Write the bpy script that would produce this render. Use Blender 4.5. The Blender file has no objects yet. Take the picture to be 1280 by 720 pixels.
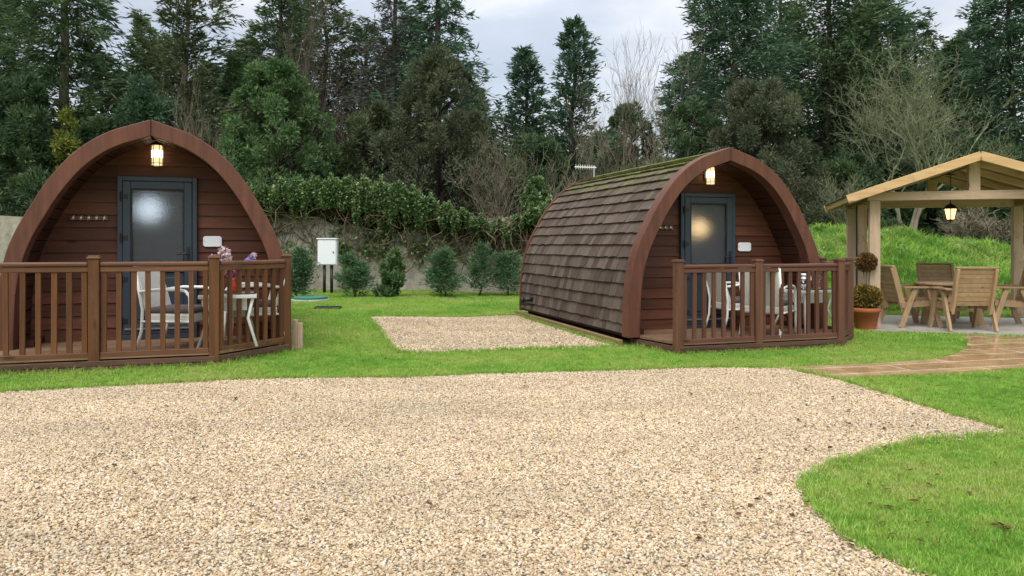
import bpy, bmesh, math, random
import numpy as np
from mathutils import Vector, Matrix
R = math.radians
random.seed(7); rng = np.random.default_rng(7)
scene = bpy.context.scene
COL = scene.collection
F = 950.0; HC = 1.3; HZ = 305.0           # focal length (px of a 1280 wide frame), eye height, horizon row

# ------------------------------------------------------------------ helpers
def sst(a, b, x):
    t = min(1.0, max(0.0, (x - a) / (b - a))); return t * t * (3 - 2 * t)

def bank(x, y):
    # rough grass bank beyond the shelter
    sx = sst(3.5, 6.5, x)
    if sx <= 0: return 0.0
    top = 1.43 + 0.07 * math.sin(x * 1.7) + 0.05 * math.sin(x * 3.9 + 1)
    top -= 0.42 * sst(10.0, 12.0, x)
    f = sst(14.6, 18.8, y)
    lump = 0.10 * math.sin(x * 2.3 + y * 1.1) * math.sin(y * 2.1 - x) + 0.05 * math.sin(x * 5.1) * math.sin(y * 4.3)
    return sx * (top * f + lump * sst(15, 16.5, y))

def gz(x, y):
    return 0.07 * sst(-0.6, -2.6, x) * 1.0 + bank(x, y) + 0.006 * math.sin(x * 1.3 + 0.5) * math.sin(y * 0.9)

def G(px, py, lift=0.0):
    z = 0.0; X = Y = 0
    for _ in range(6):
        Y = F * (HC - z) / (py - HZ); X = (px - 640) / F * Y; z = gz(X, Y) + lift
    return Vector((X, Y, z))

def at(px, Y): return (px - 640) / F * Y
def zat(py, Y): return HC + (HZ - py) / F * Y

class MB:
    def __init__(s): s.v = []; s.f = []
    def add(s, vs, fs, M=None):
        o = len(s.v)
        if M is not None: vs = [M @ Vector(p) for p in vs]
        s.v.extend([tuple(p) for p in vs]); s.f.extend([tuple(i + o for i in f) for f in fs]); return s
    def box(s, c, d, M=None, rot=None):
        x, y, z = d[0] / 2, d[1] / 2, d[2] / 2
        vs = [Vector((a * x, b * y, e * z)) for a in (-1, 1) for b in (-1, 1) for e in (-1, 1)]
        if rot is not None: vs = [rot @ p for p in vs]
        vs = [p + Vector(c) for p in vs]
        return s.add(vs, [(0, 1, 3, 2), (4, 6, 7, 5), (0, 4, 5, 1), (2, 3, 7, 6), (0, 2, 6, 4), (1, 5, 7, 3)], M)
    def bar(s, a, b, w, t, up=(0, 0, 1)):
        # rectangular bar from a to b, w across 'side', t along 'up'
        a = Vector(a); b = Vector(b); d = (b - a); L = d.length; d.normalize()
        u = Vector(up); side = d.cross(u)
        if side.length < 1e-4: side = d.cross(Vector((1, 0, 0)))
        side.normalize(); u = side.cross(d).normalized()
        rot = Matrix((d, side, u)).transposed()
        return s.box((a + b) / 2, (L, w, t), rot=rot)
    def tube(s, pts, rad, n=8, caps=True):
        pts = [Vector(p) for p in pts]; m = len(pts)
        if not hasattr(rad, '__len__'): rad = [rad] * m
        o = len(s.v); prev = None
        for i, p in enumerate(pts):
            d = (pts[min(i + 1, m - 1)] - pts[max(i - 1, 0)])
            if d.length < 1e-9: d = Vector((0, 0, 1))
            d.normalize()
            if prev is None:
                a = Vector((0, 0, 1)) if abs(d.z) < .9 else Vector((1, 0, 0))
                u = d.cross(a).normalized()
            else:
                u = prev - d * prev.dot(d)
                if u.length < 1e-6: u = d.orthogonal()
                u.normalize()
            prev = u; w = d.cross(u)
            for k in range(n):
                an = 2 * math.pi * k / n
                s.v.append(tuple(p + (u * math.cos(an) + w * math.sin(an)) * rad[i]))
        for i in range(m - 1):
            for k in range(n):
                k2 = (k + 1) % n
                s.f.append((o + i * n + k, o + i * n + k2, o + (i + 1) * n + k2, o + (i + 1) * n + k))
        if caps:
            s.f.append(tuple(o + k for k in reversed(range(n)))); s.f.append(tuple(o + (m - 1) * n + k for k in range(n)))
        return s
    def lathe(s, prof, n=24, c=(0, 0, 0)):
        o = len(s.v); m = len(prof)
        for r, z in prof:
            for k in range(n):
                a = 2 * math.pi * k / n
                s.v.append((c[0] + r * math.cos(a), c[1] + r * math.sin(a), c[2] + z))
        for i in range(m - 1):
            for k in range(n):
                k2 = (k + 1) % n
                s.f.append((o + i * n + k, o + i * n + k2, o + (i + 1) * n + k2, o + (i + 1) * n + k))
        if prof[0][0] > 1e-4: s.f.append(tuple(o + k for k in reversed(range(n))))
        if prof[-1][0] > 1e-4: s.f.append(tuple(o + (m - 1) * n + k for k in range(n)))
        return s
    def prism(s, poly, a, b, axis='z'):
        n = len(poly)
        def P(p, h):
            return (p[0], p[1], h) if axis == 'z' else ((p[0], h, p[1]) if axis == 'y' else (h, p[0], p[1]))
        vs = [P(p, a) for p in poly] + [P(p, b) for p in poly]
        fs = [tuple(range(n))[::-1], tuple(range(n, 2 * n))] + [(i, (i + 1) % n, n + (i + 1) % n, n + i) for i in range(n)]
        return s.add(vs, fs)

def link(name, me, mat, parent=None, smooth=False, bevel=0, loc=None):
    o = bpy.data.objects.new(name, me); COL.objects.link(o)
    if mat is not None: me.materials.append(mat)
    if parent is not None: o.parent = parent
    if loc is not None: o.location = loc
    if smooth: me.polygons.foreach_set('use_smooth', [True] * len(me.polygons))
    if bevel:
        m = o.modifiers.new('bevel', 'BEVEL'); m.width = bevel; m.segments = 2; m.limit_method = 'ANGLE'; m.angle_limit = R(40)
    return o

def obj(name, mb, mat, parent=None, smooth=False, bevel=0, loc=None, fix=True):
    me = bpy.data.meshes.new(name); me.from_pydata(mb.v, [], mb.f)
    if fix:
        bm = bmesh.new(); bm.from_mesh(me); bmesh.ops.recalc_face_normals(bm, faces=bm.faces); bm.to_mesh(me); bm.free()
    me.update()
    return link(name, me, mat, parent, smooth, bevel, loc)

def npmesh(name, V, Q, mat, parent=None, smooth=False):
    # V (n,3) array, Q (m,4) quads
    me = bpy.data.meshes.new(name); V = np.ascontiguousarray(V, dtype=np.float32); Q = np.ascontiguousarray(Q, dtype=np.int32)
    me.vertices.add(len(V)); me.vertices.foreach_set('co', V.ravel())
    k = Q.shape[1]
    me.loops.add(Q.size); me.loops.foreach_set('vertex_index', Q.ravel())
    me.polygons.add(len(Q)); me.polygons.foreach_set('loop_start', np.arange(0, Q.size, k, dtype=np.int32))
    me.update(calc_edges=True); me.validate()
    return link(name, me, mat, parent, smooth)

def tag(o, label=None, cat=None, group=None, kind=None):
    if label: o['label'] = label
    if cat: o['category'] = cat
    if group: o['group'] = group
    if kind: o['kind'] = kind
    return o

def thing(name, label, cat, loc=(0, 0, 0), rz=0.0, group=None):
    o = bpy.data.objects.new(name, None); COL.objects.link(o); o.empty_display_size = .1
    o.location = loc; o.rotation_euler = (0, 0, rz)
    return tag(o, label, cat, group)

def dup(root, loc, rz, label, group=None):
    def rec(o, par):
        c = o.copy(); COL.objects.link(c)
        if par is not None: c.parent = par
        for ch in list(o.children): rec(ch, c)
        return c
    r = rec(root, None); r.location = loc; r.rotation_euler = (0, 0, rz); r['label'] = label
    if group: r['group'] = group
    return r

# ------------------------------------------------------------------ materials
class NT:
    def __init__(s, name):
        s.m = bpy.data.materials.new(name); s.m.use_nodes = True; s.t = s.m.node_tree; s.t.nodes.clear()
        s.out = s.n('ShaderNodeOutputMaterial'); s.b = s.n('ShaderNodeBsdfPrincipled'); s.l(s.b.outputs[0], s.out.inputs[0])
    def n(s, t, **k):
        nd = s.t.nodes.new(t)
        for a, v in k.items(): setattr(nd, a, v)
        return nd
    def l(s, a, b): s.t.links.new(a, b)
    def val(s, sock, v):
        if hasattr(v, 'is_output'): s.l(v, sock)
        else: sock.default_value = v
    def coord(s, kind='Object', scale=(1, 1, 1), rot=(0, 0, 0)):
        tc = s.n('ShaderNodeTexCoord'); mp = s.n('ShaderNodeMapping')
        if kind == 'World':
            g = s.n('ShaderNodeNewGeometry'); s.l(g.outputs['Position'], mp.inputs[0])
        else: s.l(tc.outputs[kind], mp.inputs[0])
        mp.inputs['Scale'].default_value = scale; mp.inputs['Rotation'].default_value = rot
        return mp.outputs[0]
    def noise(s, co, scale, detail=4, rough=.6):
        n = s.n('ShaderNodeTexNoise'); s.l(co, n.inputs['Vector']); n.inputs['Scale'].default_value = scale
        n.inputs['Detail'].default_value = detail; n.inputs['Roughness'].default_value = rough; return n.outputs[0]
    def ramp(s, fac, stops):
        r = s.n('ShaderNodeValToRGB'); s.l(fac, r.inputs[0]); e = r.color_ramp.elements
        while len(e) < len(stops): e.new(.5)
        for i, (p, c) in enumerate(stops):
            e[i].position = p; e[i].color = (*c, 1) if len(c) == 3 else c
        return r.outputs[0]
    def mix(s, fac, a, b, blend='MIX'):
        m = s.n('ShaderNodeMix', data_type='RGBA', blend_type=blend)
        s.val(m.inputs[0], fac)
        for i, v in ((6, a), (7, b)):
            if isinstance(v, tuple): v = (*v, 1) if len(v) == 3 else v
            s.val(m.inputs[i], v)
        return m.outputs[2]
    def math(s, op, a, b=0.0, clamp=False):
        m = s.n('ShaderNodeMath', operation=op, use_clamp=clamp); s.val(m.inputs[0], a); s.val(m.inputs[1], b); return m.outputs[0]
    def maprange(s, v, a, b, c, d):
        m = s.n('ShaderNodeMapRange'); s.l(v, m.inputs[0])
        for i, x in enumerate((a, b, c, d)): m.inputs[i + 1].default_value = x
        return m.outputs[0]
    def bump(s, h, strength=.3, dist=.01):
        b = s.n('ShaderNodeBump'); s.l(h, b.inputs['Height']); b.inputs['Strength'].default_value = strength; b.inputs['Distance'].default_value = dist
        s.l(b.outputs[0], s.b.inputs['Normal']); return b
    def island(s): return s.n('ShaderNodeNewGeometry').outputs['Random Per Island']
    def objrand(s): return s.n('ShaderNodeObjectInfo').outputs['Random']
    def set(s, color=None, rough=None, spec=None, **k):
        if color is not None:
            if isinstance(color, tuple): color = (*color, 1)
            s.val(s.b.inputs['Base Color'], color)
        if rough is not None: s.val(s.b.inputs['Roughness'], rough)
        if spec is not None: s.b.inputs['Specular IOR Level'].default_value = spec
        for a, v in k.items(): s.val(s.b.inputs[a.replace('_', ' ')], v)
        return s.m

def wood(name, c1, c2, axis='x', rough=.55, isl=.35, grain=28, bump=.25, spec=.35, wear=None, kind='Object'):
    t = NT(name); st = {'x': (.06, 1, 1), 'y': (1, .06, 1), 'z': (1, 1, .06)}[axis]
    co = t.coord(kind, st); g = t.noise(co, grain, 6, .65); big = t.noise(t.coord(kind, tuple(min(1, 3 * a) for a in st)), 3.1, 3)
    f = t.math('ADD', t.math('MULTIPLY', g, .6), t.math('MULTIPLY', big, .4))
    c = t.ramp(f, [(.33, c1), (.66, c2)])
    v = t.math('ADD', t.math('MULTIPLY', t.island(), isl), 1 - isl / 2)
    v2 = t.math('MULTIPLY', v, t.math('ADD', t.math('MULTIPLY', t.objrand(), isl * .8), 1 - isl * .4))
    c = t.mix(1.0, c, t.n('ShaderNodeCombineColor').outputs[0] if False else t.ramp(v2, [(0, (0, 0, 0)), (1, (1, 1, 1))]), 'MULTIPLY') if False else c
    hs = t.n('ShaderNodeHueSaturation'); t.l(c, hs.inputs['Color']); t.l(v2, hs.inputs['Value']); c = hs.outputs[0]
    if wear:
        w = t.noise(t.coord(kind, (1, 1, 1)), 5.5, 8, .7); c = t.mix(t.maprange(w, .56, .72, 0, .8), c, wear)
    if kind == 'Object':
        st2 = {'x': (.35, 1, 1), 'y': (1, .35, 1), 'z': (1, 1, .35)}[axis]; kv = t.n('ShaderNodeTexVoronoi'); t.l(t.coord(kind, st2), kv.inputs['Vector']); kv.inputs['Scale'].default_value = 4.2
        c = t.mix(t.maprange(kv.outputs['Distance'], .05, .11, .75, 0), c, tuple(x * .35 for x in c1))
        sn = t.noise(t.coord(kind, tuple(min(1, 2.2 * a) for a in st)), 9, 5, .7); c = t.mix(t.maprange(sn, .55, .72, 0, .5), c, tuple(x * .55 for x in c1))
    t.bump(g, bump, .006)
    return t.set(c, t.maprange(g, .3, .7, rough - .1, rough + .12), spec)

def plain(name, c, rough=.5, spec=.4, var=.15, scale=9, bump=0, metal=0):
    t = NT(name); n = t.noise(t.coord(), scale, 5)
    col = t.mix(n, tuple(x * (1 - var) for x in c), tuple(min(1, x * (1 + var)) for x in c))
    if bump: t.bump(t.noise(t.coord(), scale * 6, 3), bump, .004)
    return t.set(col, t.maprange(n, .3, .7, rough - .06, rough + .06), spec, Metallic=metal)

def leafmat(name, a, b, c=None, rough=.6, trans=.25, scale=.8, spec=.25):
    t = NT(name); r = t.island(); n = t.noise(t.coord('World'), scale, 3)
    f = t.math('ADD', t.math('MULTIPLY', r, .65), t.math('MULTIPLY', t.math('SUBTRACT', n, .33), 1.1), True)
    stops = [(.12, a), (.75, b)] + ([(.97, c)] if c else [])
    col = t.ramp(f, stops)
    m = t.set(col, rough, spec)
    if trans:
        tr = t.n('ShaderNodeBsdfTranslucent'); t.l(col, tr.inputs[0]); ms = t.n('ShaderNodeMixShader'); ms.inputs[0].default_value = trans
        t.l(t.b.outputs[0], ms.inputs[1]); t.l(tr.outputs[0], ms.inputs[2]); t.l(ms.outputs[0], t.out.inputs[0])
    return m

M = {}
M['pod_wall'] = wood('stained cladding', (.054, .020, .011), (.132, .048, .026), 'x', .55, .5, 22, spec=.22)
M['arch'] = wood('stained arch timber', (.086, .034, .022), (.162, .064, .040), 'z', .55, .15, 20, spec=.25, wear=(.075, .042, .030))
M['lining'] = wood('shade toned porch lining', (.034, .013, .008), (.066, .025, .015), 'y', .65, .25, 22, spec=.2)  # brown stain, darkened in the colour for the shade inside the porch
M['deckrail_z'] = wood('brown stained rail upright', (.086, .035, .014), (.205, .086, .034), 'z', .55, .5, 24, spec=.25, wear=(.11, .07, .04))
M['deckrail_x'] = wood('brown stained rail', (.088, .038, .018), (.190, .084, .040), 'x', .45, .25, 24)
M['deckrail_r'] = wood('red brown stained rail', (.080, .032, .020), (.165, .070, .044), 'x', .45, .25, 24)
M['deckrail_rz'] = wood('red brown stained upright', (.075, .031, .018), (.165, .072, .043), 'z', .5, .4, 24)
M['fascia'] = wood('deck fascia', (.060, .030, .020), (.140, .072, .046), 'x', .6, .3, 26)
M['deck'] = wood('deck boards', (.13, .075, .042), (.26, .165, .10), 'x', .45, .3, 24)
M['oak'] = wood('pale treated timber', (.41, .28, .185), (.62, .465, .34), 'z', .65, .2, 16, wear=(.24, .14, .06))
M['oak_x'] = wood('pale treated beam', (.41, .28, .185), (.62, .465, .34), 'x', .65, .2, 16, wear=(.26, .16, .08))
M['oak_y'] = wood('pale roof boarding', (.22, .135, .07), (.36, .24, .135), 'y', .65, .3, 16)
M['barge'] = wood('fresh larch barge board', (.46, .275, .12), (.66, .45, .225), 'x', .6, .1, 12, wear=(.26, .14, .06))
M['teak'] = wood('weathered garden chair timber', (.28, .18, .092), (.44, .30, .175), 'x', .6, .3, 20)
M['teak_z'] = wood('weathered garden chair leg', (.31, .20, .105), (.48, .33, .19), 'z', .6, .2, 20)
M['edging'] = wood('mossy timber edging', (.16, .105, .05), (.27, .19, .085), 'y', .7, .2, 12, wear=(.12, .13, .03))
M['bark'] = wood('bark', (.030, .026, .020), (.085, .072, .056), 'z', .85, .2, 7, .8, .1, kind='World')
M['bark_pale'] = wood('pale bark', (.10, .085, .063), (.23, .20, .15), 'z', .85, .3, 7, .6, .1, kind='World')
M['twig'] = wood('grey brown twigs', (.10, .085, .062), (.25, .215, .155), 'z', .85, .5, 5, .2, .1, kind='World')
M['twig_dark'] = wood('dark brown twigs', (.045, .036, .03), (.11, .088, .07), 'z', .85, .5, 5, .2, .1, kind='World')
M['twig_lichen'] = wood('lichened twigs', (.095, .108, .060), (.215, .23, .135), 'z', .85, .5, 5, .2, .1, kind='World')
M['stem'] = wood('ivy stems', (.085, .064, .042), (.25, .195, .125), 'z', .85, .6, 8, .2, .1, kind='World')
M['anthracite'] = plain('anthracite door frame', (.030, .041, .060), .38, .45, .08)
M['anthracite_panel'] = plain('anthracite door panel', (.027, .038, .057), .42, .45, .08)
M['black'] = plain('black plastic', (.013, .013, .014), .45, .4)
M['void'] = plain('dark underfloor', (.018, .015, .012), .9, .1)
M['white'] = plain('white powder coat', (.72, .72, .70), .45, .4, .05)
M['cabinet'] = plain('white cabinet', (.76, .79, .82), .4, .4, .04)
M['cushion'] = plain('grey brown cushion', (.115, .095, .095), .9, .15, .2, 40, .3)
M['steel'] = plain('brushed steel', (.55, .55, .56), .3, .5, .1, metal=1)
M['terra'] = plain('terracotta', (.40, .125, .055), .75, .2, .2, 7, .15)
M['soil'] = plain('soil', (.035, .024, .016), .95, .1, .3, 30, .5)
M['greenlid'] = plain('green plastic lid', (.035, .16, .10), .5, .35, .2)
M['iron'] = plain('black iron', (.015, .014, .013), .5, .4)
M['red'] = plain('red glaze', (.48, .04, .02), .25, .5, .1)
M['felt'] = plain('roof felt', (.07, .065, .055), .9, .1, .3, 30, .4)

def m_wicker():
    t = NT('white wicker'); co = t.coord('Object', (1, 1, 1)); w = t.n('ShaderNodeTexChecker'); t.l(co, w.inputs[0]); w.inputs['Scale'].default_value = 90
    c = t.mix(w.outputs[1], (.52, .51, .47), (.72, .71, .67)); t.bump(w.outputs[1], .5, .003)
    return t.set(c, .5, .35)
M['wicker'] = m_wicker()

def m_emit(name, c, s, base=(.8, .7, .5)):
    t = NT(name); t.b.inputs['Emission Color'].default_value = (*c, 1); t.b.inputs['Emission Strength'].default_value = s
    return t.set(base, .4, .3)
M['lamp'] = m_emit('lit lamp glass', (1, .72, .38), .6)
M['bulb'] = m_emit('lamp bulb', (1, .80, .5), 2.2)
M['lantern_glass'] = m_emit('lit lantern glass', (1, .60, .24), 1.5)
M['room_warm'] = m_emit('warm room lamp', (1, .62, .28), 1.0)
M['cool_glint'] = m_emit('added cool glint', (.82, .91, 1), .55)  # added glowing body, stands in for the bright patch in the left glass

def m_glassdoor():
    t = NT('obscured door glass'); co = t.coord('Object'); n = t.noise(co, 55, 3)
    t.bump(n, .9, .008)
    return t.set((.80, .86, .92), .30, .5, Transmission_Weight=.97, IOR=1.45)
M['obscure'] = m_glassdoor()
def m_clear():
    t = NT('clear glass'); return t.set((.95, .97, .97), .03, .5, Transmission_Weight=1.0, IOR=1.45)
M['clear'] = m_clear()

def m_shingle():
    t = NT('weathered cedar shingles'); g = t.noise(t.coord('Object', (1, .9, .10)), 42, 5, .7); r = t.island()
    c = t.ramp(t.math('ADD', t.math('MULTIPLY', g, .66), t.math('MULTIPLY', r, .34)), [(.25, (.046, .032, .024)), (.5, (.088, .065, .050)), (.8, (.150, .122, .098))])
    tc = t.n('ShaderNodeTexCoord'); sp = t.n('ShaderNodeSeparateXYZ'); t.l(tc.outputs['Object'], sp.inputs[0])
    mn = t.noise(t.coord('Object', (1.6, 1, 1.6)), 5.5, 8, .72); hi = t.maprange(sp.outputs['Z'], 1.5, 2.55, -.19, .17)
    f = t.maprange(t.math('ADD', mn, hi), .54, .66, 0, .85); fine = t.noise(t.coord(), 60, 3)
    moss = t.ramp(fine, [(.3, (.055, .075, .012)), (.7, (.17, .20, .025))])
    c = t.mix(f, c, moss); t.bump(g, .5, .006)
    return t.set(c, .8, .2)
M['shingle'] = m_shingle()

def m_concrete():
    t = NT('stained concrete wall'); co = t.coord('Object', (1, 1, .35)); n = t.noise(co, 1.3, 8, .7); f = t.noise(t.coord(), 9, 6, .7)
    c = t.ramp(n, [(.28, (.17, .15, .12)), (.45, (.32, .295, .25)), (.62, (.46, .43, .375)), (.75, (.24, .22, .175))])
    c = t.mix(t.maprange(f, .35, .7, 0, .55), c, (.13, .12, .085))
    gm = t.noise(t.coord('Object', (1, 1, .6)), 2.2, 6, .7); c = t.mix(t.maprange(gm, .55, .75, 0, .6), c, (.075, .085, .035))
    t.bump(f, .5, .03); return t.set(c, .9, .15)
M['concrete'] = m_concrete()

def lawn_color(t):
    co = t.coord('World'); n = t.noise(co, .55, 4, .6); n2 = t.noise(co, 3.2, 5, .7)
    f = t.math('ADD', t.math('MULTIPLY', n, .55), t.math('MULTIPLY', n2, .45))
    return t.ramp(f, [(.32, (.120, .262, .034)), (.44, (.196, .362, .054)), (.54, (.280, .395, .080)), (.64, (.375, .405, .140))])
def m_lawn():
    t = NT('lawn soil and turf'); c = lawn_color(t); f = t.noise(t.coord('World'), 45, 4, .7)
    hs = t.n('ShaderNodeHueSaturation'); t.l(c, hs.inputs['Color']); t.l(t.maprange(f, .3, .7, .45, .95), hs.inputs['Value'])
    t.bump(f, .8, .02); return t.set(hs.outputs[0], .9, .1)
M['lawn'] = m_lawn()
def m_blade(name, dark=1.0, weed=False):
    t = NT(name); c = lawn_color(t); r = t.island()
    hs = t.n('ShaderNodeHueSaturation'); t.l(c, hs.inputs['Color'])
    t.l(t.maprange(t.math('ADD', t.math('MULTIPLY', r, .5), t.math('MULTIPLY', t.objrand(), .5)), .1, .9, .75 * dark, 1.35 * dark), hs.inputs['Value'])
    c = hs.outputs[0]
    if not weed: c = t.mix(t.maprange(t.objrand(), .93, .97, 0, .7), c, (.30, .26, .10))
    else:
        p = t.noise(t.coord('World'), 1.5, 4); c = t.mix(t.maprange(p, .4, .62, 0, .65), c, (.065, .20, .03))
    t.set(c, .55, .2)
    tr = t.n('ShaderNodeBsdfTranslucent'); t.l(c, tr.inputs[0]); ms = t.n('ShaderNodeMixShader'); ms.inputs[0].default_value = .3
    t.l(t.b.outputs[0], ms.inputs[1]); t.l(tr.outputs[0], ms.inputs[2]); t.l(ms.outputs[0], t.out.inputs[0]); return t.m
M['blade'] = m_blade('grass blades'); M['bankblade'] = m_blade('bank grass blades', 1.12, True)

GRAVEL = [(0, (0.096, 0.086, 0.072)), (0.035, (0.202, 0.134, 0.072)), (0.12, (0.385, 0.253, 0.126)), (0.32, (0.462, 0.342, 0.188)), (0.58, (0.535, 0.424, 0.265)), (0.8, (0.616, 0.524, 0.373)), (0.92, (0.713, 0.647, 0.539)), (0.96, (0.385, 0.362, 0.323)), (1, (0.347, 0.162, 0.081))]
def m_gravel():
    t = NT('gravel bed'); co = t.coord('World'); v = t.n('ShaderNodeTexVoronoi'); t.l(co, v.inputs['Vector']); v.inputs['Scale'].default_value = 62
    sp = t.n('ShaderNodeSeparateColor'); t.l(v.outputs['Color'], sp.inputs[0])
    c = t.ramp(sp.outputs[0], GRAVEL)
    d = t.maprange(v.outputs['Distance'], .15, .62, 1.0, .22)
    hs = t.n('ShaderNodeHueSaturation'); t.l(c, hs.inputs['Color']); t.l(d, hs.inputs['Value'])
    inv = t.math('SUBTRACT', 1.0, v.outputs['Distance']); t.bump(inv, 1.0, .012)
    return t.set(hs.outputs[0], .7, .3)
M['gravel'] = m_gravel()
def m_stone():
    t = NT('gravel stones'); c = t.ramp(t.objrand(), GRAVEL); n = t.noise(t.coord('Object'), 60, 3)
    pat = t.noise(t.coord('World', (.55, 1.6, 1)), .9, 5)
    c = t.mix(.22, c, t.mix(n, (.36, .255, .14), (.58, .46, .31)))
    hs = t.n('ShaderNodeHueSaturation'); t.l(c, hs.inputs['Color']); t.l(t.maprange(pat, .3, .7, .80, 1.10), hs.inputs['Value'])
    return t.set(hs.outputs[0], .5, .4)
M['stone'] = m_stone()

def m_slab(name, a, b, rough, bw, bh, joint_tone, rotz=0.0, wet=True):
    t = NT(name); br = t.n('ShaderNodeTexBrick'); t.l(t.coord('Object', (1, 1, 1), (0, 0, rotz)), br.inputs[0])
    br.inputs['Scale'].default_value = 1; br.offset = .37; br.inputs['Mortar Size'].default_value = .024; br.inputs['Brick Width'].default_value = bw; br.inputs['Row Height'].default_value = bh
    br.inputs['Color1'].default_value = (*a, 1); br.inputs['Color2'].default_value = (*b, 1); br.inputs['Mortar'].default_value = (*joint_tone, 1); br.inputs['Bias'].default_value = -.1
    n = t.noise(t.coord(), 3.5, 6, .65); c = t.mix(.34, br.outputs[0], t.mix(n, tuple(x * .55 for x in a), tuple(x * 1.45 for x in b)))
    t.bump(t.math('SUBTRACT', t.math('MULTIPLY', n, .25), br.outputs[1]), .16 if wet else .3, .01)
    return t.set(c, t.maprange(n, .4, .62, rough, rough + (.28 if wet else .1)), .5)
M['patio'] = m_slab('grey patio slabs', (.34, .32, .28), (.44, .42, .38), .45, .6, .45, (.26, .25, .22), wet=False)

M['f_dark'] = leafmat('dark conifer foliage', (0.0287, 0.0558, 0.0249), (0.086, 0.145, 0.0635), (0.1673, 0.2137, 0.0828))
M['f_blue'] = leafmat('blue green conifer foliage', (0.0333, 0.0693, 0.04), (0.0875, 0.1595, 0.0907), (0.1356, 0.2081, 0.1134))
M['f_green'] = leafmat('mid green foliage', (0.0448, 0.0941, 0.0376), (0.1223, 0.2117, 0.0777), (0.2038, 0.2128, 0.1004))
M['f_olive'] = leafmat('olive foliage', (0.0386, 0.058, 0.0258), (0.1095, 0.1417, 0.0644), (0.1771, 0.1851, 0.0805))
M['f_brown'] = leafmat('brown green foliage', (0.043, 0.0552, 0.0302), (0.1075, 0.1296, 0.0713), (0.1915, 0.1584, 0.081))
M['f_purple'] = leafmat('bronze larch twigs', (.040, .042, .036), (.098, .100, .086), (.13, .12, .10))
M['f_gold'] = leafmat('golden foliage', (.085, .105, .018), (.21, .24, .045), (.30, .30, .07))
M['f_ivy'] = leafmat('ivy leaves', (0.0486, 0.0999, 0.0297), (0.1688, 0.2633, 0.0945), (0.405, 0.459, 0.243), .45, .2, 2.2, .4)
M['f_shrub'] = leafmat('young conifer foliage', (.045, .100, .045), (.105, .195, .085), (.17, .27, .12), scale=2)
M['f_box'] = leafmat('bronzed box leaves', (0.09, 0.0825, 0.018), (0.285, 0.195, 0.042), (0.45, 0.255, 0.06), .5, .2, 7)
M['f_boxtop'] = leafmat('brown box leaves', (0.0875, 0.05, 0.02), (0.2125, 0.1187, 0.0438), (0.275, 0.1875, 0.075), .5, .2, 7)
M['petal_w'] = leafmat('pale pink petals', (.60, .42, .44), (.80, .68, .68), (.85, .82, .80), .6, .3, 20)
M['petal_m'] = leafmat('magenta petals', (.42, .06, .19), (.62, .20, .36), (.70, .4, .5), .6, .3, 20)
M['petal_v'] = leafmat('violet petals', (.24, .18, .52), (.44, .36, .70), (.6, .52, .8), .6, .3, 20)
M['litter'] = leafmat('dead leaves', (.035, .022, .010), (.12, .066, .026), (.28, .13, .035), .9, .05, 3, .03)

# ------------------------------------------------------------------ camera, light, sky
cd = bpy.data.cameras.new('camera'); cam = bpy.data.objects.new('camera', cd); COL.objects.link(cam)
cam.location = (0, 0, HC); cam.rotation_euler = (R(90), 0, 0); cd.sensor_width = 36; cd.lens = F / 1280 * 36
cd.shift_y = -(360 - HZ) / 1280; cd.clip_start = .05; cd.clip_end = 2000; scene.camera = cam

SUN_EL, SUN_AZ = R(52), R(200)       # azimuth clockwise from +Y: sun behind the camera, a little to the left
sd = bpy.data.lights.new('sun', 'SUN'); sd.energy = 1.15; sd.angle = R(28); sd.color = (1, .955, .89)
so = bpy.data.objects.new('sun', sd); COL.objects.link(so)
dv = Vector((math.sin(SUN_AZ) * math.cos(SUN_EL), math.cos(SUN_AZ) * math.cos(SUN_EL), math.sin(SUN_EL)))
so.rotation_euler = dv.to_track_quat('Z', 'Y').to_euler(); so.location = dv * 30

w = bpy.data.worlds.new('World'); scene.world = w; w.use_nodes = True; wt = w.node_tree; wt.nodes.clear()
def wn(t, **k):
    n = wt.nodes.new(t)
    for a, v in k.items(): setattr(n, a, v)
    return n
wo = wn('ShaderNodeOutputWorld'); bg = wn('ShaderNodeBackground'); wt.links.new(bg.outputs[0], wo.inputs[0])
sky = wn('ShaderNodeTexSky', sky_type='NISHITA'); sky.sun_disc = False; sky.sun_elevation = SUN_EL; sky.sun_rotation = SUN_AZ; sky.dust_density = 2.0
tc = wn('ShaderNodeTexCoord'); sep = wn('ShaderNodeSeparateXYZ'); wt.links.new(tc.outputs['Generated'], sep.inputs[0])
def wm(op, a, b, clamp=False):
    m = wn('ShaderNodeMath', operation=op, use_clamp=clamp)
    for i, v in enumerate((a, b)):
        if hasattr(v, 'is_output'): wt.links.new(v, m.inputs[i])
        else: m.inputs[i].default_value = v
    return m.outputs[0]
zc = wm('ADD', wm('MAXIMUM', sep.outputs['Z'], 0.0), .16)
cx = wm('DIVIDE', sep.outputs['X'], zc); cy = wm('DIVIDE', sep.outputs['Y'], zc)
cmb = wn('ShaderNodeCombineXYZ'); wt.links.new(cx, cmb.inputs[0]); wt.links.new(cy, cmb.inputs[1]); cmb.inputs[2].default_value = 3.7
cn = wn('ShaderNodeTexNoise'); wt.links.new(cmb.outputs[0], cn.inputs['Vector']); cn.inputs['Scale'].default_value = .95; cn.inputs['Detail'].default_value = 7; cn.inputs['Roughness'].default_value = .52
cr = wn('ShaderNodeValToRGB'); wt.links.new(cn.outputs[0], cr.inputs[0]); cr.color_ramp.elements[0].position = .40; cr.color_ramp.elements[1].position = .58
cn2 = wn('ShaderNodeTexNoise'); wt.links.new(cmb.outputs[0], cn2.inputs['Vector']); cn2.inputs['Scale'].default_value = 1.7; cn2.inputs['Detail'].default_value = 6
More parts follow.
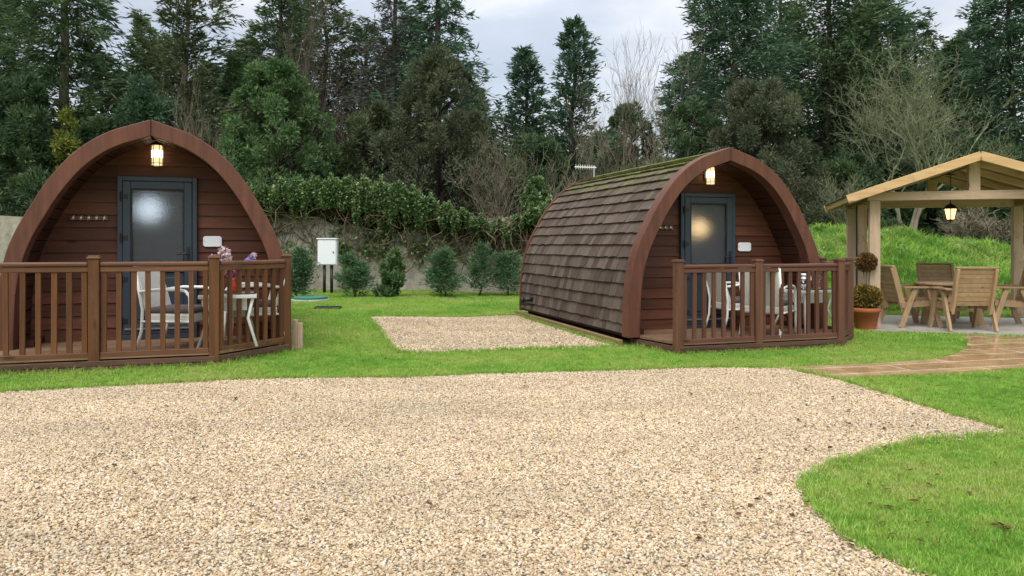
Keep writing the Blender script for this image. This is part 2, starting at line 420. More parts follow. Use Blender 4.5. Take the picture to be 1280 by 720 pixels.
cc = wn('ShaderNodeValToRGB'); wt.links.new(cn2.outputs[0], cc.inputs[0])
cc.color_ramp.elements[0].position = .3; cc.color_ramp.elements[0].color = (5.6, 5.75, 6.1, 1); cc.color_ramp.elements[1].position = .68; cc.color_ramp.elements[1].color = (8.2, 8.2, 8.4, 1)
up = wm('ADD', wm('MULTIPLY', wm('MAXIMUM', sep.outputs['Z'], 0.0), 1.45), .45)
sc = wn('ShaderNodeVectorMath', operation='SCALE'); wt.links.new(cc.outputs[0], sc.inputs[0]); wt.links.new(up, sc.inputs['Scale'])
mx = wn('ShaderNodeMix', data_type='RGBA'); wt.links.new(wm('ADD', wm('MULTIPLY', cr.outputs[0], .52), .46, True), mx.inputs[0])
sk2 = wn('ShaderNodeVectorMath', operation='SCALE'); wt.links.new(sky.outputs[0], sk2.inputs[0]); sk2.inputs['Scale'].default_value = .80; wt.links.new(sk2.outputs[0], mx.inputs[6]); wt.links.new(sc.outputs[0], mx.inputs[7])
wt.links.new(mx.outputs[2], bg.inputs[0]); bg.inputs[1].default_value = .10
vs = scene.view_settings; vs.view_transform = 'Standard'; vs.look = 'None'; vs.gamma = 1; vs.use_curve_mapping = False; vs.exposure = 0.88
scene.display_settings.display_device = 'sRGB'

# ------------------------------------------------------------------ ground
GR_MAIN = [(-400, 512), (0, 492), (200, 482), (400, 474), (600, 469), (760, 465), (900, 461), (978, 462), (1042, 475), (1100, 492), (1180, 518), (1268, 543),
           (1150, 553), (1075, 571), (1035, 583), (1005, 597), (997, 610), (1010, 635), (1050, 672), (1100, 700), (1150, 722), (1400, 800), (1400, 1500), (-900, 1500)]
GR_PATCH = [(461, 397), (645, 395), (704, 414), (768, 434), (640, 438), (497, 441)]
PATH = [(975, 462), (1100, 456), (1160, 452), (1192, 446), (1208, 437), (1210, 428), (1200, 419), (1300, 424), (1420, 434), (1460, 448), (1300, 460), (1180, 468), (1045, 473)]
def polyW(pix): return [(p.x, p.y) for p in (G(*q) for q in pix)]
P_MAIN, P_PATCH, P_PATH = polyW(GR_MAIN), polyW(GR_PATCH), polyW(PATH)
# keep the near end of the drive running on behind the camera
GZO = Vector((5.50, 11.54)); GZA = R(-17); gzx = Vector((math.cos(GZA), math.sin(GZA))); gzy = Vector((-math.sin(GZA), math.cos(GZA)))
def gzw(a, b): p = GZO + gzx * a + gzy * b; return (p.x, p.y)
P_PATIO = [gzw(-.12, -.32), gzw(3.3, -.32), gzw(3.3, 2.35), gzw(-.12, 2.35)]

def refine(poly, step=.25):
    out = []
    for i, a in enumerate(poly):
        b = poly[(i + 1) % len(poly)]; L = math.hypot(b[0] - a[0], b[1] - a[1]); n = max(1, int(L / step))
        for k in range(n): out.append((a[0] + (b[0] - a[0]) * k / n, a[1] + (b[1] - a[1]) * k / n))
    return out
def inside(poly, X, Y):
    X = np.asarray(X); Y = np.asarray(Y); r = np.zeros(X.shape, bool); n = len(poly)
    for i in range(n):
        x1, y1 = poly[i]; x2, y2 = poly[(i + 1) % n]
        if y1 == y2: continue
        c = ((y1 > Y) != (y2 > Y)) & (X < (x2 - x1) * (Y - y1) / (y2 - y1) + x1); r ^= c
    return r

def sheet(name, poly, mat, lift, wob=0.0, thick=0.0):
    pts = refine(poly, .2)
    if wob: pts = [(x + wob * math.sin(13 * x + 7 * y), y + wob * math.sin(11 * y - 9 * x)) for x, y in pts]
    bm = bmesh.new(); vs_ = [bm.verts.new((x, y, 0)) for x, y in pts]; f = bm.faces.new(vs_)
    bmesh.ops.triangulate(bm, faces=[f])
    for _ in range(3):
        es = [e for e in bm.edges if e.calc_length() > .9]
        if not es: break
        bmesh.ops.subdivide_edges(bm, edges=es, cuts=1); bmesh.ops.triangulate(bm, faces=bm.faces[:])
    for v in bm.verts: v.co.z = gz(v.co.x, v.co.y) + lift
    bmesh.ops.recalc_face_normals(bm, faces=bm.faces)
    if sum(f.normal.z for f in bm.faces) < 0: bmesh.ops.reverse_faces(bm, faces=bm.faces[:])
    if thick:
        r = bmesh.ops.extrude_edge_only(bm, edges=[e for e in bm.edges if e.is_boundary])
        for v in [g for g in r['geom'] if isinstance(g, bmesh.types.BMVert)]: v.co.z -= thick
    me = bpy.data.meshes.new(name); bm.to_mesh(me); bm.free()
    return tag(link(name, me, mat), kind='structure')

def ground():
    xs = sorted(set([-600, -300, -150, -80, -50, -35] + list(np.round(np.arange(-24, 24.01, .4), 3)) + [35, 50, 80, 150, 300, 600]))
    ys = sorted(set([-600, -200, -60, -20, -8] + list(np.round(np.arange(-3, 30.01, .35), 3)) + [36, 45, 60, 90, 150, 300, 600, 1500]))
    V = [(x, y, gz(x, y)) for y in ys for x in xs]; n = len(xs)
    Q = [(j * n + i, j * n + i + 1, (j + 1) * n + i + 1, (j + 1) * n + i) for j in range(len(ys) - 1) for i in range(n - 1)]
    tag(npmesh('ground', np.array(V), np.array(Q), M['lawn'], smooth=True), kind='structure')
ground()
sheet('gravel_drive', P_MAIN, M['gravel'], .012, .012)
sheet('gravel_patch', P_PATCH, M['gravel'], .012, .008)
pc = G(1150, 455)
M['path'] = m_slab('wet sandstone paving', (.27, .155, .07), (.44, .30, .165), .04, 2.2, .36, (.50, .43, .33), R(-14))  # pale joint colour carries the wet shine along the joints
sheet('stone_path', P_PATH, M['path'], .022, 0, .03)
sheet('patio', P_PATIO, M['patio'], .028, 0, .035)

# ------------------------------------------------------------------ scatter (stuff): points + instancing nodes
def scatter(name, pts, protos, label_kind, smin, smax, tilt=.0, seed=1):
    me = bpy.data.meshes.new(name); me.vertices.add(len(pts)); me.vertices.foreach_set('co', np.ascontiguousarray(pts, dtype=np.float32).ravel()); me.update()
    o = bpy.data.objects.new(name, me); COL.objects.link(o); tag(o, kind='stuff')
    ng = bpy.data.node_groups.new(name, 'GeometryNodeTree')
    ng.interface.new_socket('Geometry', in_out='INPUT', socket_type='NodeSocketGeometry'); ng.interface.new_socket('Geometry', in_out='OUTPUT', socket_type='NodeSocketGeometry')
    N = ng.nodes.new; L = ng.links.new
    gi = N('NodeGroupInput'); go = N('NodeGroupOutput'); jn = N('GeometryNodeJoinGeometry'); iop = N('GeometryNodeInstanceOnPoints')
    for p in protos:
        oi = N('GeometryNodeObjectInfo'); oi.inputs['Object'].default_value = p; oi.inputs['As Instance'].default_value = True; L(oi.outputs['Geometry'], jn.inputs[0])
    rr = N('FunctionNodeRandomValue'); rr.data_type = 'FLOAT_VECTOR'; rr.inputs[0].default_value = (-tilt, -tilt, 0); rr.inputs[1].default_value = (tilt, tilt, 6.283); rr.inputs['Seed'].default_value = seed
    rs = N('FunctionNodeRandomValue'); rs.data_type = 'FLOAT'; rs.inputs[2].default_value = smin; rs.inputs[3].default_value = smax; rs.inputs['Seed'].default_value = seed + 5
    L(gi.outputs[0], iop.inputs['Points']); L(jn.outputs[0], iop.inputs['Instance']); iop.inputs['Pick Instance'].default_value = True
    L(rr.outputs[0], iop.inputs['Rotation']); L(rs.outputs[1], iop.inputs['Scale']); L(iop.outputs[0], go.inputs[0])
    md = o.modifiers.new('scatter', 'NODES'); md.node_group = ng
    return o

def proto_stone(i):
    bm = bmesh.new(); bmesh.ops.create_icosphere(bm, subdivisions=2, radius=1); rr = random.Random(i)
    sx, sy, sz = rr.uniform(.75, 1.25), rr.uniform(.6, .95), rr.uniform(.4, .65)
    for v in bm.verts:
        k = 1 + rr.uniform(-.14, .14); v.co = Vector((v.co.x * sx * k, v.co.y * sy * k, v.co.z * sz * k))
    me = bpy.data.meshes.new('stone'); bm.to_mesh(me); bm.free(); me.materials.append(M['stone'])
    me.polygons.foreach_set('use_smooth', [i == 0] * len(me.polygons))
    return bpy.data.objects.new('stone_proto', me)
def proto_tuft(i, h, wd, n, spread, mat, lean=.5):
    rr = random.Random(100 + i); mb = MB()
    for _ in range(n):
        a = rr.uniform(0, 6.283); r = spread * math.sqrt(rr.random()); x, y = r * math.cos(a), r * math.sin(a)
        hh = h * rr.uniform(.55, 1.15); la = rr.uniform(0, 6.283); ln = hh * rr.uniform(.1, lean * 1.4); dx, dy = math.cos(la) * ln, math.sin(la) * ln
        b = rr.uniform(0, 6.283); bx, by = math.cos(b) * wd / 2, math.sin(b) * wd / 2
        mb.add([(x - bx, y - by, -.005), (x + bx, y + by, -.005), (x + dx * .4 + bx * .8, y + dy * .4 + by * .8, hh * .6), (x + dx * .4 - bx * .8, y + dy * .4 - by * .8, hh * .6), (x + dx, y + dy, hh)],
               [(0, 1, 2, 3), (3, 2, 4)])
    me = bpy.data.meshes.new('tuft'); me.from_pydata(mb.v, [], mb.f); me.materials.append(mat)
    return bpy.data.objects.new('tuft_proto', me)

def vz(X, Y): return np.array([gz(a, b) for a, b in zip(X, Y)])
def in_view(X, Y, m=.35): return np.abs(X) < (Y * 640 / F + m + .06 * Y)

def points(dens, x0, x1, y0, y1, keep, lift):
    n = int(dens * (x1 - x0) * (y1 - y0)); X = rng.uniform(x0, x1, n); Y = rng.uniform(y0, y1, n); k = keep(X, Y) & in_view(X, Y)
    X, Y = X[k], Y[k]; return np.stack([X, Y, vz(X, Y) + lift], 1)

stones = [proto_stone(i) for i in range(5)]
def k_main(X, Y): return inside(P_MAIN, X + rng.normal(0, .03, X.shape), Y + rng.normal(0, .035, X.shape))
sp = np.concatenate([points(9500, -6, 6, 2.4, 9.2, lambda X, Y: k_main(X, Y) & (rng.random(X.shape) < np.clip(1.35 - Y * .09, .52, 1)), .013)])
scatter('gravel_stones', sp, stones, None, .0042, .0092, .7, 3)
sp = points(2400, -4, 3, 8.5, 15, lambda X, Y: inside(P_PATCH, X + rng.normal(0, .03, X.shape), Y + rng.normal(0, .05, X.shape)), .014)
scatter('gravel_stones', sp, stones, None, .006, .012, .7, 4)

PODA = R(17.8); ux = Vector((math.cos(PODA), math.sin(PODA))); uy = Vector((-math.sin(PODA), math.cos(PODA)))
POD_L = Vector((-3.923, 8.282, .07)); POD_R = Vector((2.855, 10.075, 0.0))
def podw(o, a, b): p = Vector((o.x, o.y)) + ux * a + uy * b; return (p.x, p.y)
DECK_L = [(-1.72, -.86), (.70, -.86), (1.46, -.08), (1.46, 4.2), (-1.72, 4.2)]
DECK_R = [(-1.42, -.02), (-1.25, -.86), (1.13, -.86), (1.62, -.47), (1.5, 4.2), (-1.5, 4.2)]
no_grass = [P_MAIN, P_PATCH, P_PATH, P_PATIO, [podw(POD_L, *p) for p in DECK_L], [podw(POD_R, *p) for p in DECK_R]]
def k_lawn(X, Y):
    k = np.ones(X.shape, bool)
    jx = X + rng.normal(0, .022, X.shape); jy = Y + rng.normal(0, .03, X.shape)
    for p in no_grass: k &= ~inside(p, jx, jy)
    return k
tufts = [proto_tuft(i, .028, .0040, 16, .030, M['blade'], .7) for i in range(5)]
gp = np.concatenate([points(1500, 0, 6.5, 2.5, 6.3, k_lawn, 0), points(750, -7, 9, 6.3, 10, k_lawn, 0)])
scatter('lawn_grass', gp, tufts, None, .7, 1.25, .15, 8)
tufts2 = [proto_tuft(20 + i, .040, .007, 16, .06, M['blade'], .7) for i in range(4)]
scatter('lawn_grass', points(300, -16, 13, 10, 19.9, lambda X, Y: k_lawn(X, Y) & ~((X > 4.5) & (Y > 15.2)), 0), tufts2, None, .7, 1.3, .15, 9)
tufts3 = [proto_tuft(40 + i, .17, .014, 18, .10, M['bankblade'], 1.0) for i in range(5)]
scatter('bank_grass', points(130, 3, 15.5, 14.4, 20.5, lambda X, Y: (X > 4) & (Y > 14.4 + rng.random(X.shape) * .8), 0), tufts3, None, .55, 1.45, .3, 10)
def proto_weed(i):
    rr = random.Random(300 + i); mb = MB()
    for _ in range(14):
        a = rr.uniform(0, 6.283); L = rr.uniform(.05, .12); h = rr.uniform(.04, .17); wd = L * rr.uniform(.3, .5); c, s_ = math.cos(a), math.sin(a)
        mb.add([(0, 0, h * .3), (c * L * .5 - s_ * wd / 2, s_ * L * .5 + c * wd / 2, h), (c * L, s_ * L, h * rr.uniform(.6, 1.1)), (c * L * .5 + s_ * wd / 2, s_ * L * .5 - c * wd / 2, h * 1.02)], [(0, 1, 2, 3)])
    me = bpy.data.meshes.new('weed'); me.from_pydata(mb.v, [], mb.f); me.materials.append(M['weed']); return bpy.data.objects.new('weed_proto', me)
M['weed'] = leafmat('bank weeds', (.08, .17, .035), (.19, .33, .075), (.34, .42, .17), .55, .25, .9)
wd_ = points(26, 3, 15.5, 14.7, 19.6, lambda X, Y: (X > 4) & (np.sin(X * 1.9 + .7 * np.sin(Y * 2)) * np.sin(Y * 2.3 + X) + rng.normal(0, .35, X.shape) > .1), .05)
scatter('bank_weeds', wd_, [proto_weed(i) for i in range(4)], None, .45, 1.2, .5, 14)
# long rough fringe at the foot of the wall and round the decks
fr = []
for o_, poly in ((POD_L, DECK_L[:3]), (POD_R, DECK_R[:4])):
    for a, b in zip(poly[:-1], poly[1:]):
        for k in range(int(math.hypot(b[0] - a[0], b[1] - a[1]) * 55)):
            t = random.random(); p = podw(o_, a[0] + (b[0] - a[0]) * t, a[1] + (b[1] - a[1]) * t); p = (p[0] + random.gauss(0, .02), p[1] - abs(random.gauss(0, .02)))
            fr.append((p[0], p[1], gz(*p)))
for k in range(1500):
    x = random.uniform(-13, 6); y = 19.75 - abs(random.gauss(0, .18)); fr.append((x, y, gz(x, y)))
for poly_ in (P_MAIN[1:22], P_PATCH + P_PATCH[:1]):
    for a, b in zip(poly_[:-1], poly_[1:]):
        L_ = math.hypot(b[0] - a[0], b[1] - a[1]); nx, ny = (b[1] - a[1]) / L_, -(b[0] - a[0]) / L_
        for k in range(int(L_ * 70)):
            t = random.random(); h = random.gauss(-.012, .018); x, y = a[0] + (b[0] - a[0]) * t + .012 * math.sin(9 * t * L_), a[1] + (b[1] - a[1]) * t
            if inside(poly_, np.array([x + nx * .04]), np.array([y + ny * .04]))[0]: nx_, ny_ = -nx, -ny
            else: nx_, ny_ = nx, ny
            x += nx_ * (.01 + abs(h)); y += ny_ * (.01 + abs(h)); fr.append((x, y, gz(x, y)))
tufts4 = [proto_tuft(60 + i, .055, .005, 10, .03, M['blade'], .8) for i in range(4)]
scatter('fringe_grass', np.array(fr), tufts4, None, .6, 1.3, .2, 12)

# ------------------------------------------------------------------ foliage builders
def quads(P, D, L, W, twist=None):
    """diamond leaf faces: base P, unit direction D, length L, width W"""
    n = len(P); rv = rng.normal(size=(n, 3)); S = np.cross(D, rv); S /= (np.linalg.norm(S, axis=1, keepdims=True) + 1e-9)
    L = np.broadcast_to(np.asarray(L, float), (n,))[:, None]; W = np.broadcast_to(np.asarray(W, float), (n,))[:, None]
    mid = P + D * L * .45
    V = np.stack([P, mid + S * W * .5, P + D * L, mid - S * W * .5], 1).reshape(-1, 3)
    return V, np.arange(4 * n).reshape(-1, 4)
def unit(a): return a / (np.linalg.norm(a, axis=1, keepdims=True) + 1e-9)

def leafball(C, rad, n, L, W, upw=.3, squash=1.0, shell=.5):
    d = unit(rng.normal(size=(n, 3))); r = rad * (shell + (1 - shell) * rng.random(n) ** .5)[:, None]
    P = np.array(C) + d * r * np.array([1, 1, squash]); D = unit(d + rng.normal(scale=.6, size=(n, 3)) + np.array([0, 0, upw]))
    return P, D, L * rng.uniform(.6, 1.3, n), W * rng.uniform(.6, 1.3, n)

def build_leaves(name, packs, mat, parent):
    P = np.concatenate([p[0] for p in packs]); D = np.concatenate([p[1] for p in packs]); L = np.concatenate([p[2] for p in packs]); Wd = np.concatenate([p[3] for p in packs])
    V, Q = quads(P, D, L, Wd); return npmesh(name, V, Q, mat, parent)

def conifer(name, label, px, ytop, Y, hwpx, mat, z0f=.12, nb=150, per=85, rise=.35, droop=.25, power=.8, leafL=.24, leafW=.055, bark='bark', cat='tree', bare=0, tilt=0, group='trees behind the wall', gap=0.0):
    x = at(px, Y); g = gz(x, Y); top = zat(ytop, Y); H = top - g; Rm = hwpx / F * Y * (1.2 if H > 3 else 1.0)
    t = thing(name, label, cat, (x, Y, g - .05), 0, group)
    tr = MB(); sway = [random.uniform(-.15, .15) for _ in range(6)]
    tp = [(sway[i] * (i > 0) + tilt * i / 5, sway[(i + 3) % 6] * .6 * (i > 0), H * .97 * i / 5) for i in range(6)]
    r0 = max(.10 if H > 3 else .018, H * .018); tr.tube(tp, [r0 * (1.15 if i == 0 else 1) * (1 - .165 * i) for i in range(6)], 8)
    def axis(f):
        f = f * 5; i = min(4, int(f)); k = f - i; a = Vector(tp[i]); b = Vector(tp[i + 1]); return a + (b - a) * k
    packs = []; az = random.uniform(0, 6)
    lobes = [(random.uniform(0, 6.28), random.uniform(.1, .9), random.uniform(-.45, .4)) for _ in range(14)]
    nb = int(nb * 1.3)
    for b in range(nb):
        f = z0f + (1 - z0f) * ((b + random.random()) / nb) ** .85
        if f > .985: f = .985
        az += 2.399 + random.uniform(-.4, .4)
        prof = (1 - (f - z0f) / (1 - z0f)) ** power; prof = max(prof, .05)
        low = min(1, (.55 if H > 3 else .85) + (f - z0f) * 3.2)
        k = 1.0
        for (la, lf, lv) in lobes:
            da = abs((az - la + 3.1416) % 6.2832 - 3.1416); k += lv * math.exp(-(da / .8) ** 2 - ((f - lf) / .12) ** 2)
        ln = Rm * prof * low * k * random.uniform(.62, 1.12)
        if random.random() < gap: ln *= .35
        o = axis(f); ca, sa = math.cos(az), math.sin(az); el = rise + random.uniform(-.15, .2) + .5 * max(0, f - .8)
        n = max(8, int(1.9 * per * (.25 + .75 * min(1, ln / Rm)) * random.uniform(.7, 1.2)))
        s = .22 + .80 * rng.random(n) ** .7
        dz = s * math.tan(el) - droop * s * s * 1.6 + .10 * s ** 4
        C = np.stack([o.x + ca * s * ln, o.y + sa * s * ln, o.z + dz * ln], 1)
        mcl = max(3, int(ln / .34)); ci = np.minimum(mcl - 1, ((s - .2) / .85 * mcl).astype(int)); cs_ = rng.normal(size=(mcl, 3)) * np.array([1, 1, .6]) * (.10 * ln + .03); ck = .7 + .6 * rng.random(mcl)
        s = .2 + (ci + .5 + rng.normal(scale=.22, size=n)) / mcl * .85; dz = s * math.tan(el) - droop * s * s * 1.6 + .10 * s ** 4
        C = np.stack([o.x + ca * s * ln, o.y + sa * s * ln, o.z + dz * ln], 1) + cs_[ci]
        wv = ((.07 + .05 * (1 - s)) * ln + .06)[:, None] * ck[ci][:, None]
        off = rng.normal(size=(n, 3)) * wv * np.array([.8, .8, .5]); P = C + off
        D = unit(np.array([ca, sa, math.tan(el) * .5 - droop]) + rng.normal(scale=.42, size=(n, 3)) + off * .8)
        packs.append((P, D, leafL * rng.uniform(.55, 1.35, n), leafW * rng.uniform(.6, 1.4, n)))
        if ln > .5:
            e = o + Vector((ca * ln * .8, sa * ln * .8, (.8 * math.tan(el) - droop * .64 * 1.6) * ln)); m_ = o + Vector((ca * ln * .4, sa * ln * .4, (.4 * math.tan(el) - droop * .16 * 1.6) * ln))
            tr.tube([o, m_, e], [min(.02, .012 * H) * .6 + .010 * ln, .006 + .006 * ln, .004], 4, False)
    for _ in range(bare):
        f = random.uniform(.05, .75); o = axis(f); a = random.uniform(0, 6.28); ln = Rm * random.uniform(.4, .95); pts = [o]; d = Vector((math.cos(a), math.sin(a), random.uniform(-.2, .4)))
        for i in range(4):
            d += Vector((random.uniform(-.3, .3), random.uniform(-.3, .3), random.uniform(-.25, .3))); pts.append(pts[-1] + d.normalized() * ln / 4)
        tr.tube(pts, [.035, .025, .018, .012, .006], 4, False)
    obj('trunk', tr, M[bark], t, True, fix=False); build_leaves('crown', packs, mat, t); return t

DENS = 2.4
def bushy(name, label, px, ytop, Y, hwpx, mat, nc=70, per=210, leafL=.17, leafW=.042, cat='tree', group='trees behind the wall', bottom=0.0, upw=.45, crad=.19, point=.6, ybase=None):
    x = at(px, Y); g = gz(x, Y) if ybase is None else zat(ybase, Y); H = zat(ytop, Y) - g; Rm = hwpx / F * Y * (1.22 if H > 3 else 1.0)
    t = thing(name, label, cat, (x, Y, g - .03), 0, group); packs = []; tr = MB()
    tr.tube([(0, 0, 0), (.05, .03, H * .4), (-.04, 0, H * .85)], [max(.02, H * .016), max(.015, H * .011), .008], 6)
    for i in range(nc):
        f = bottom + (1 - bottom) * random.random() ** .9 * .97; a = random.uniform(0, 6.28)
        env = math.sin(math.pi * min(1, (.12 + .88 * (1 - f)) ** point)) if False else ((1 - f) ** point * (min(1, .62 + f * 1.6)) + .10)
        rr_ = Rm * env * math.sqrt(random.uniform(.15, 1.0)) * random.uniform(.85, 1.12); cr_ = Rm * crad * random.uniform(.45, 1.7) * (1 - .45 * f)
        C = (math.cos(a) * rr_, math.sin(a) * rr_, min(f * H + random.uniform(-.3, .3) * cr_, H - cr_ * .8))
        packs.append(leafball(C, cr_, int(per * DENS * random.uniform(.6, 1.3)), leafL, leafW, upw, 1.2, .35))
        tr.tube([(0, 0, max(.02, C[2] - rr_ * .8)), C], [.012 + .004 * H, .006], 4, False)
    obj('trunk', tr, M['bark'], t, True, fix=False); build_leaves('crown', packs, mat, t); return t

def bare_tree(name, label, px, ytop, Y, hwpx, mat, seed, stems=1, levels=5, r0=.12, spread=.5, first=.3, up=.25, tmat='bark_pale', minr=.007, group='trees behind the wall', cat='tree', nchild=(3, 4), ybase=None):
    x = at(px, Y); g = gz(x, Y) if ybase is None else zat(ybase, Y); H = zat(ytop, Y) - g; Rm = hwpx / F * Y; rr = random.Random(seed)
    t = thing(name, label, cat, (x, Y, g - .05), 0, group); tm, cm = MB(), MB()
    def grow(p, d, ln, r, lv):
        pts = [p]; rs = [r]; n = 4 if lv < 3 else 3; dd = d.copy()
        for i in range(n):
            dd = (dd + Vector((rr.gauss(0, .22), rr.gauss(0, .22), rr.gauss(0, .16) + up * .25))).normalized()
            pts.append(pts[-1] + dd * ln / n); rs.append(max(minr * .7, r * (1 - .5 * (i + 1) / n)))
        (tm if lv == 0 else cm).tube(pts, rs, 7 if lv == 0 else (5 if lv == 1 else 3), False)
        if lv >= levels: return
        k = rr.randint(*nchild) + (1 if lv == 0 else 0)
        for j in range(k):
            f = rr.uniform(first if lv == 0 else .25, 1.0) if j else 1.0
            i = min(n - 1, int(f * n)); q = pts[i] + (pts[i + 1] - pts[i]) * (f * n - i)
            a = rr.uniform(0, 6.283); sd_ = Vector((math.cos(a) * 1.2, math.sin(a) * .9, rr.uniform(-.3, .5)))
            nd = (dd * (1 - spread * .55) + sd_ * spread).normalized()
            grow(q, nd, ln * rr.uniform(.55, .82), max(minr, r * rr.uniform(.42, .62)), lv + 1)
    for s_ in range(stems):
        a = rr.uniform(0, 6.28); d = Vector((math.cos(a) * .35, math.sin(a) * .25, 1)).normalized() if stems > 1 else Vector((rr.uniform(-.1, .1), 0, 1)).normalized()
        grow(Vector((rr.uniform(-.25, .25), rr.uniform(-.2, .2), 0)) * (stems > 1), d, H * .42 * rr.uniform(.8, 1.1), r0 * rr.uniform(.7, 1), 0)
    # fit to the crown's real height and spread
    allv = np.array(cm.v); zs = H / np.percentile(allv[:, 2], 99.7); xs = Rm / max(.1, np.percentile(np.abs(allv[:, 0]), 98))
    for mb in (tm, cm): mb.v = [(a * xs, b * min(xs, 1.5), c * zs) for a, b, c in mb.v]
    obj('trunk', tm, M[tmat], t, True, fix=False); obj('crown', cm, mat, t, fix=False); return t

TB = 'trees behind the wall'
# ---- left
conifer('pine_tree', 'tall dark pine with bare pale trunk at the left edge behind the left pod', 80, -170, 24, 95, M['f_dark'], .20, 130, 105, .10, .28, .55, .30, .055, 'bark_pale', bare=26, gap=.15)
conifer('cypress_tree', 'dark dense cypress cut by the left edge of the photo', -30, -120, 25, 95, M['f_dark'], .06, 150, 95, .3, .3)
bushy('evergreen_tree', 'broad dark evergreen low at the far left above the concrete wall', 25, 95, 22.6, 80, M['f_dark'], 80, 230)
bushy('evergreen_tree', 'low dark green evergreen just left of the left pod arch', 118, 150, 23.2, 55, M['f_dark'], 60, 200)
bushy('golden_shrub', 'small golden leaved shrub against dark trees above the left pod', 84, 132, 21.9, 17, M['f_gold'], 60, 14, .16, .045, 'shrub', ybase=240)
conifer('cypress_tree', 'loose open cypress with visible trunk above the left pod apex', 232, -70, 26, 88, M['f_olive'], .16, 125, 85, .45, .12, .62, .26, .055, 'bark_pale', bare=14, gap=.22)
conifer('cypress_tree', 'thin green cypress left of the open cypress above the left pod', 178, 8, 27.5, 52, M['f_green'], .10, 100, 70, .5, .12, .7, gap=.2)
bushy('evergreen_tree', 'bluish low cypress just behind the left pod apex', 185, 95, 23.6, 55, M['f_blue'], 60, 190)
bare_tree('bare_shrub', 'straw coloured bare twiggy shrub right of the left pod apex', 245, 105, 22.6, 38, M['twig'], 5, 6, 4, .03, .45, cat='shrub')
bushy('evergreen_tree', 'broad bright green evergreen right of the left pod', 345, 72, 22.4, 84, M['f_green'], 230, 130, .13, .042, crad=.12)
conifer('cypress_tree', 'tall dark cypress rising behind the broad green evergreen', 348, -55, 28.5, 72, M['f_dark'], .1, 140, 85, .35, .2, .6)
conifer('cypress_tree', 'slim dark cypress between the open cypress and the broad green evergreen', 292, 60, 27, 34, M['f_green'], .1, 90, 60, .5, .1, .7, gap=.15)
# ---- centre left
bare_tree('bare_tree', 'tall bare dark trunked tree left of the layered spruce', 424, -60, 25, 90, M['twig_dark'], 11, 2, 5, .13, .40, .25, .2, 'bark')
bare_tree('bare_tree', 'slender bare tree in front of the bronze larch', 462, -40, 26.5, 80, M['twig_dark'], 12, 2, 5, .11, .40, .25, .2, 'bark')
conifer('larch_tree', 'bronze brown leafless looking larch left of the layered spruce', 492, -70, 29, 75, M['f_purple'], .1, 120, 60, .2, .1, .6, .28, .045, gap=.2)
conifer('spruce_tree', 'tall layered spruce with spreading tips against the sky', 548, -120, 28, 84, M['f_blue'], .12, 120, 110, .12, .22, .75, .26, .055, gap=.1)
bushy('cypress_tree', 'large brown green cypress in front of the layered spruce', 550, 62, 23.6, 86, M['f_brown'], 190, 135, .14, .032, crad=.13, point=.62)
bushy('evergreen_tree', 'dark dull evergreen left of the large brown green cypress', 462, 130, 24.2, 62, M['f_olive'], 70, 190)
bare_tree('bare_shrub', 'dead grey twisted shrub above the dip in the ivy', 612, 150, 21.9, 44, M['twig'], 23, 5, 5, .06, .7, nchild=(2, 3), minr=.008, cat='shrub')
# ---- centre
conifer('fir_tree', 'shorter blue green fir against the sky left of the taller fir', 657, 52, 29.5, 52, M['f_blue'], .12, 120, 75, .55, .12, .62, .24, .055, gap=.12)
conifer('fir_tree', 'taller blue green fir against the sky right of its shorter neighbour', 716, 14, 28.5, 58, M['f_blue'], .12, 130, 75, .55, .12, .62, .24, .055, gap=.12)
bushy('evergreen_tree', 'low dark evergreen under the two blue green firs', 668, 168, 25.2, 68, M['f_dark'], 60, 180)
bushy('laurel_shrub', 'bright leaved shrub above the ivy left of the right pod', 672, 222, 22, 24, M['f_ivy'], 26, 60, .14, .08, 'shrub', ybase=285)
bare_tree('bare_tree', 'bare grey tree with fine twigs against the sky right of the firs', 792, 28, 25.5, 84, M['twig'], 31, 3, 6, .10, .42, .3, .4, nchild=(2, 3), minr=.008)
bare_tree('bare_tree', 'smaller bare twiggy tree between the taller fir and bare grey tree', 752, 85, 24.5, 52, M['twig'], 32, 4, 5, .06, .45, nchild=(2, 3), minr=.008)
bushy('ivy_clad_tree', 'dark ivy clad stump in the bare grey tree', 790, 118, 26.4, 42, M['f_dark'], 50, 170)
bare_tree('bare_shrub', 'tangled bare thicket behind the rear of the right pod roof', 705, 172, 22.4, 55, M['twig'], 33, 6, 5, .04, .55, nchild=(2, 3), minr=.008, cat='shrub')
bare_tree('bare_shrub', 'pale bare thicket left of the dark conifer above the right pod roof', 822, 128, 23, 58, M['twig'], 34, 6, 5, .04, .55, nchild=(2, 3), minr=.008, cat='shrub')
# ---- right
conifer('conifer_tree', 'tall dark conifer with bare trunk base above the right pod apex', 915, -110, 27, 88, M['f_blue'], .36, 150, 105, .3, .2, .5, .26, .055, 'bark_pale', gap=.12)
bushy('evergreen_tree', 'dark green evergreen over the front of the right pod roof', 868, 118, 24.6, 58, M['f_dark'], 70, 200)
bushy('cypress_tree', 'brownish dense cypress behind the right pod arch', 950, 98, 22.8, 80, M['f_brown'], 190, 130, .14, .032, crad=.13, point=.55)
conifer('conifer_tree', 'very tall dark conifer between the right pod and the timber shelter', 1032, -90, 28.5, 95, M['f_dark'], .08, 170, 110, .3, .25, .5)
conifer('conifer_tree', 'dark conifer behind the lichened bare tree', 1100, -20, 29.5, 82, M['f_blue'], .08, 150, 100, .3, .22, .5)
bare_tree('bare_tree', 'wide bare tree with pale lichened branches beside the timber shelter', 1140, 42, 22.6, 122, M['twig_lichen'], 47, 3, 6, .12, .55, .25, .25, 'bark_pale', minr=.0062, nchild=(2, 4))
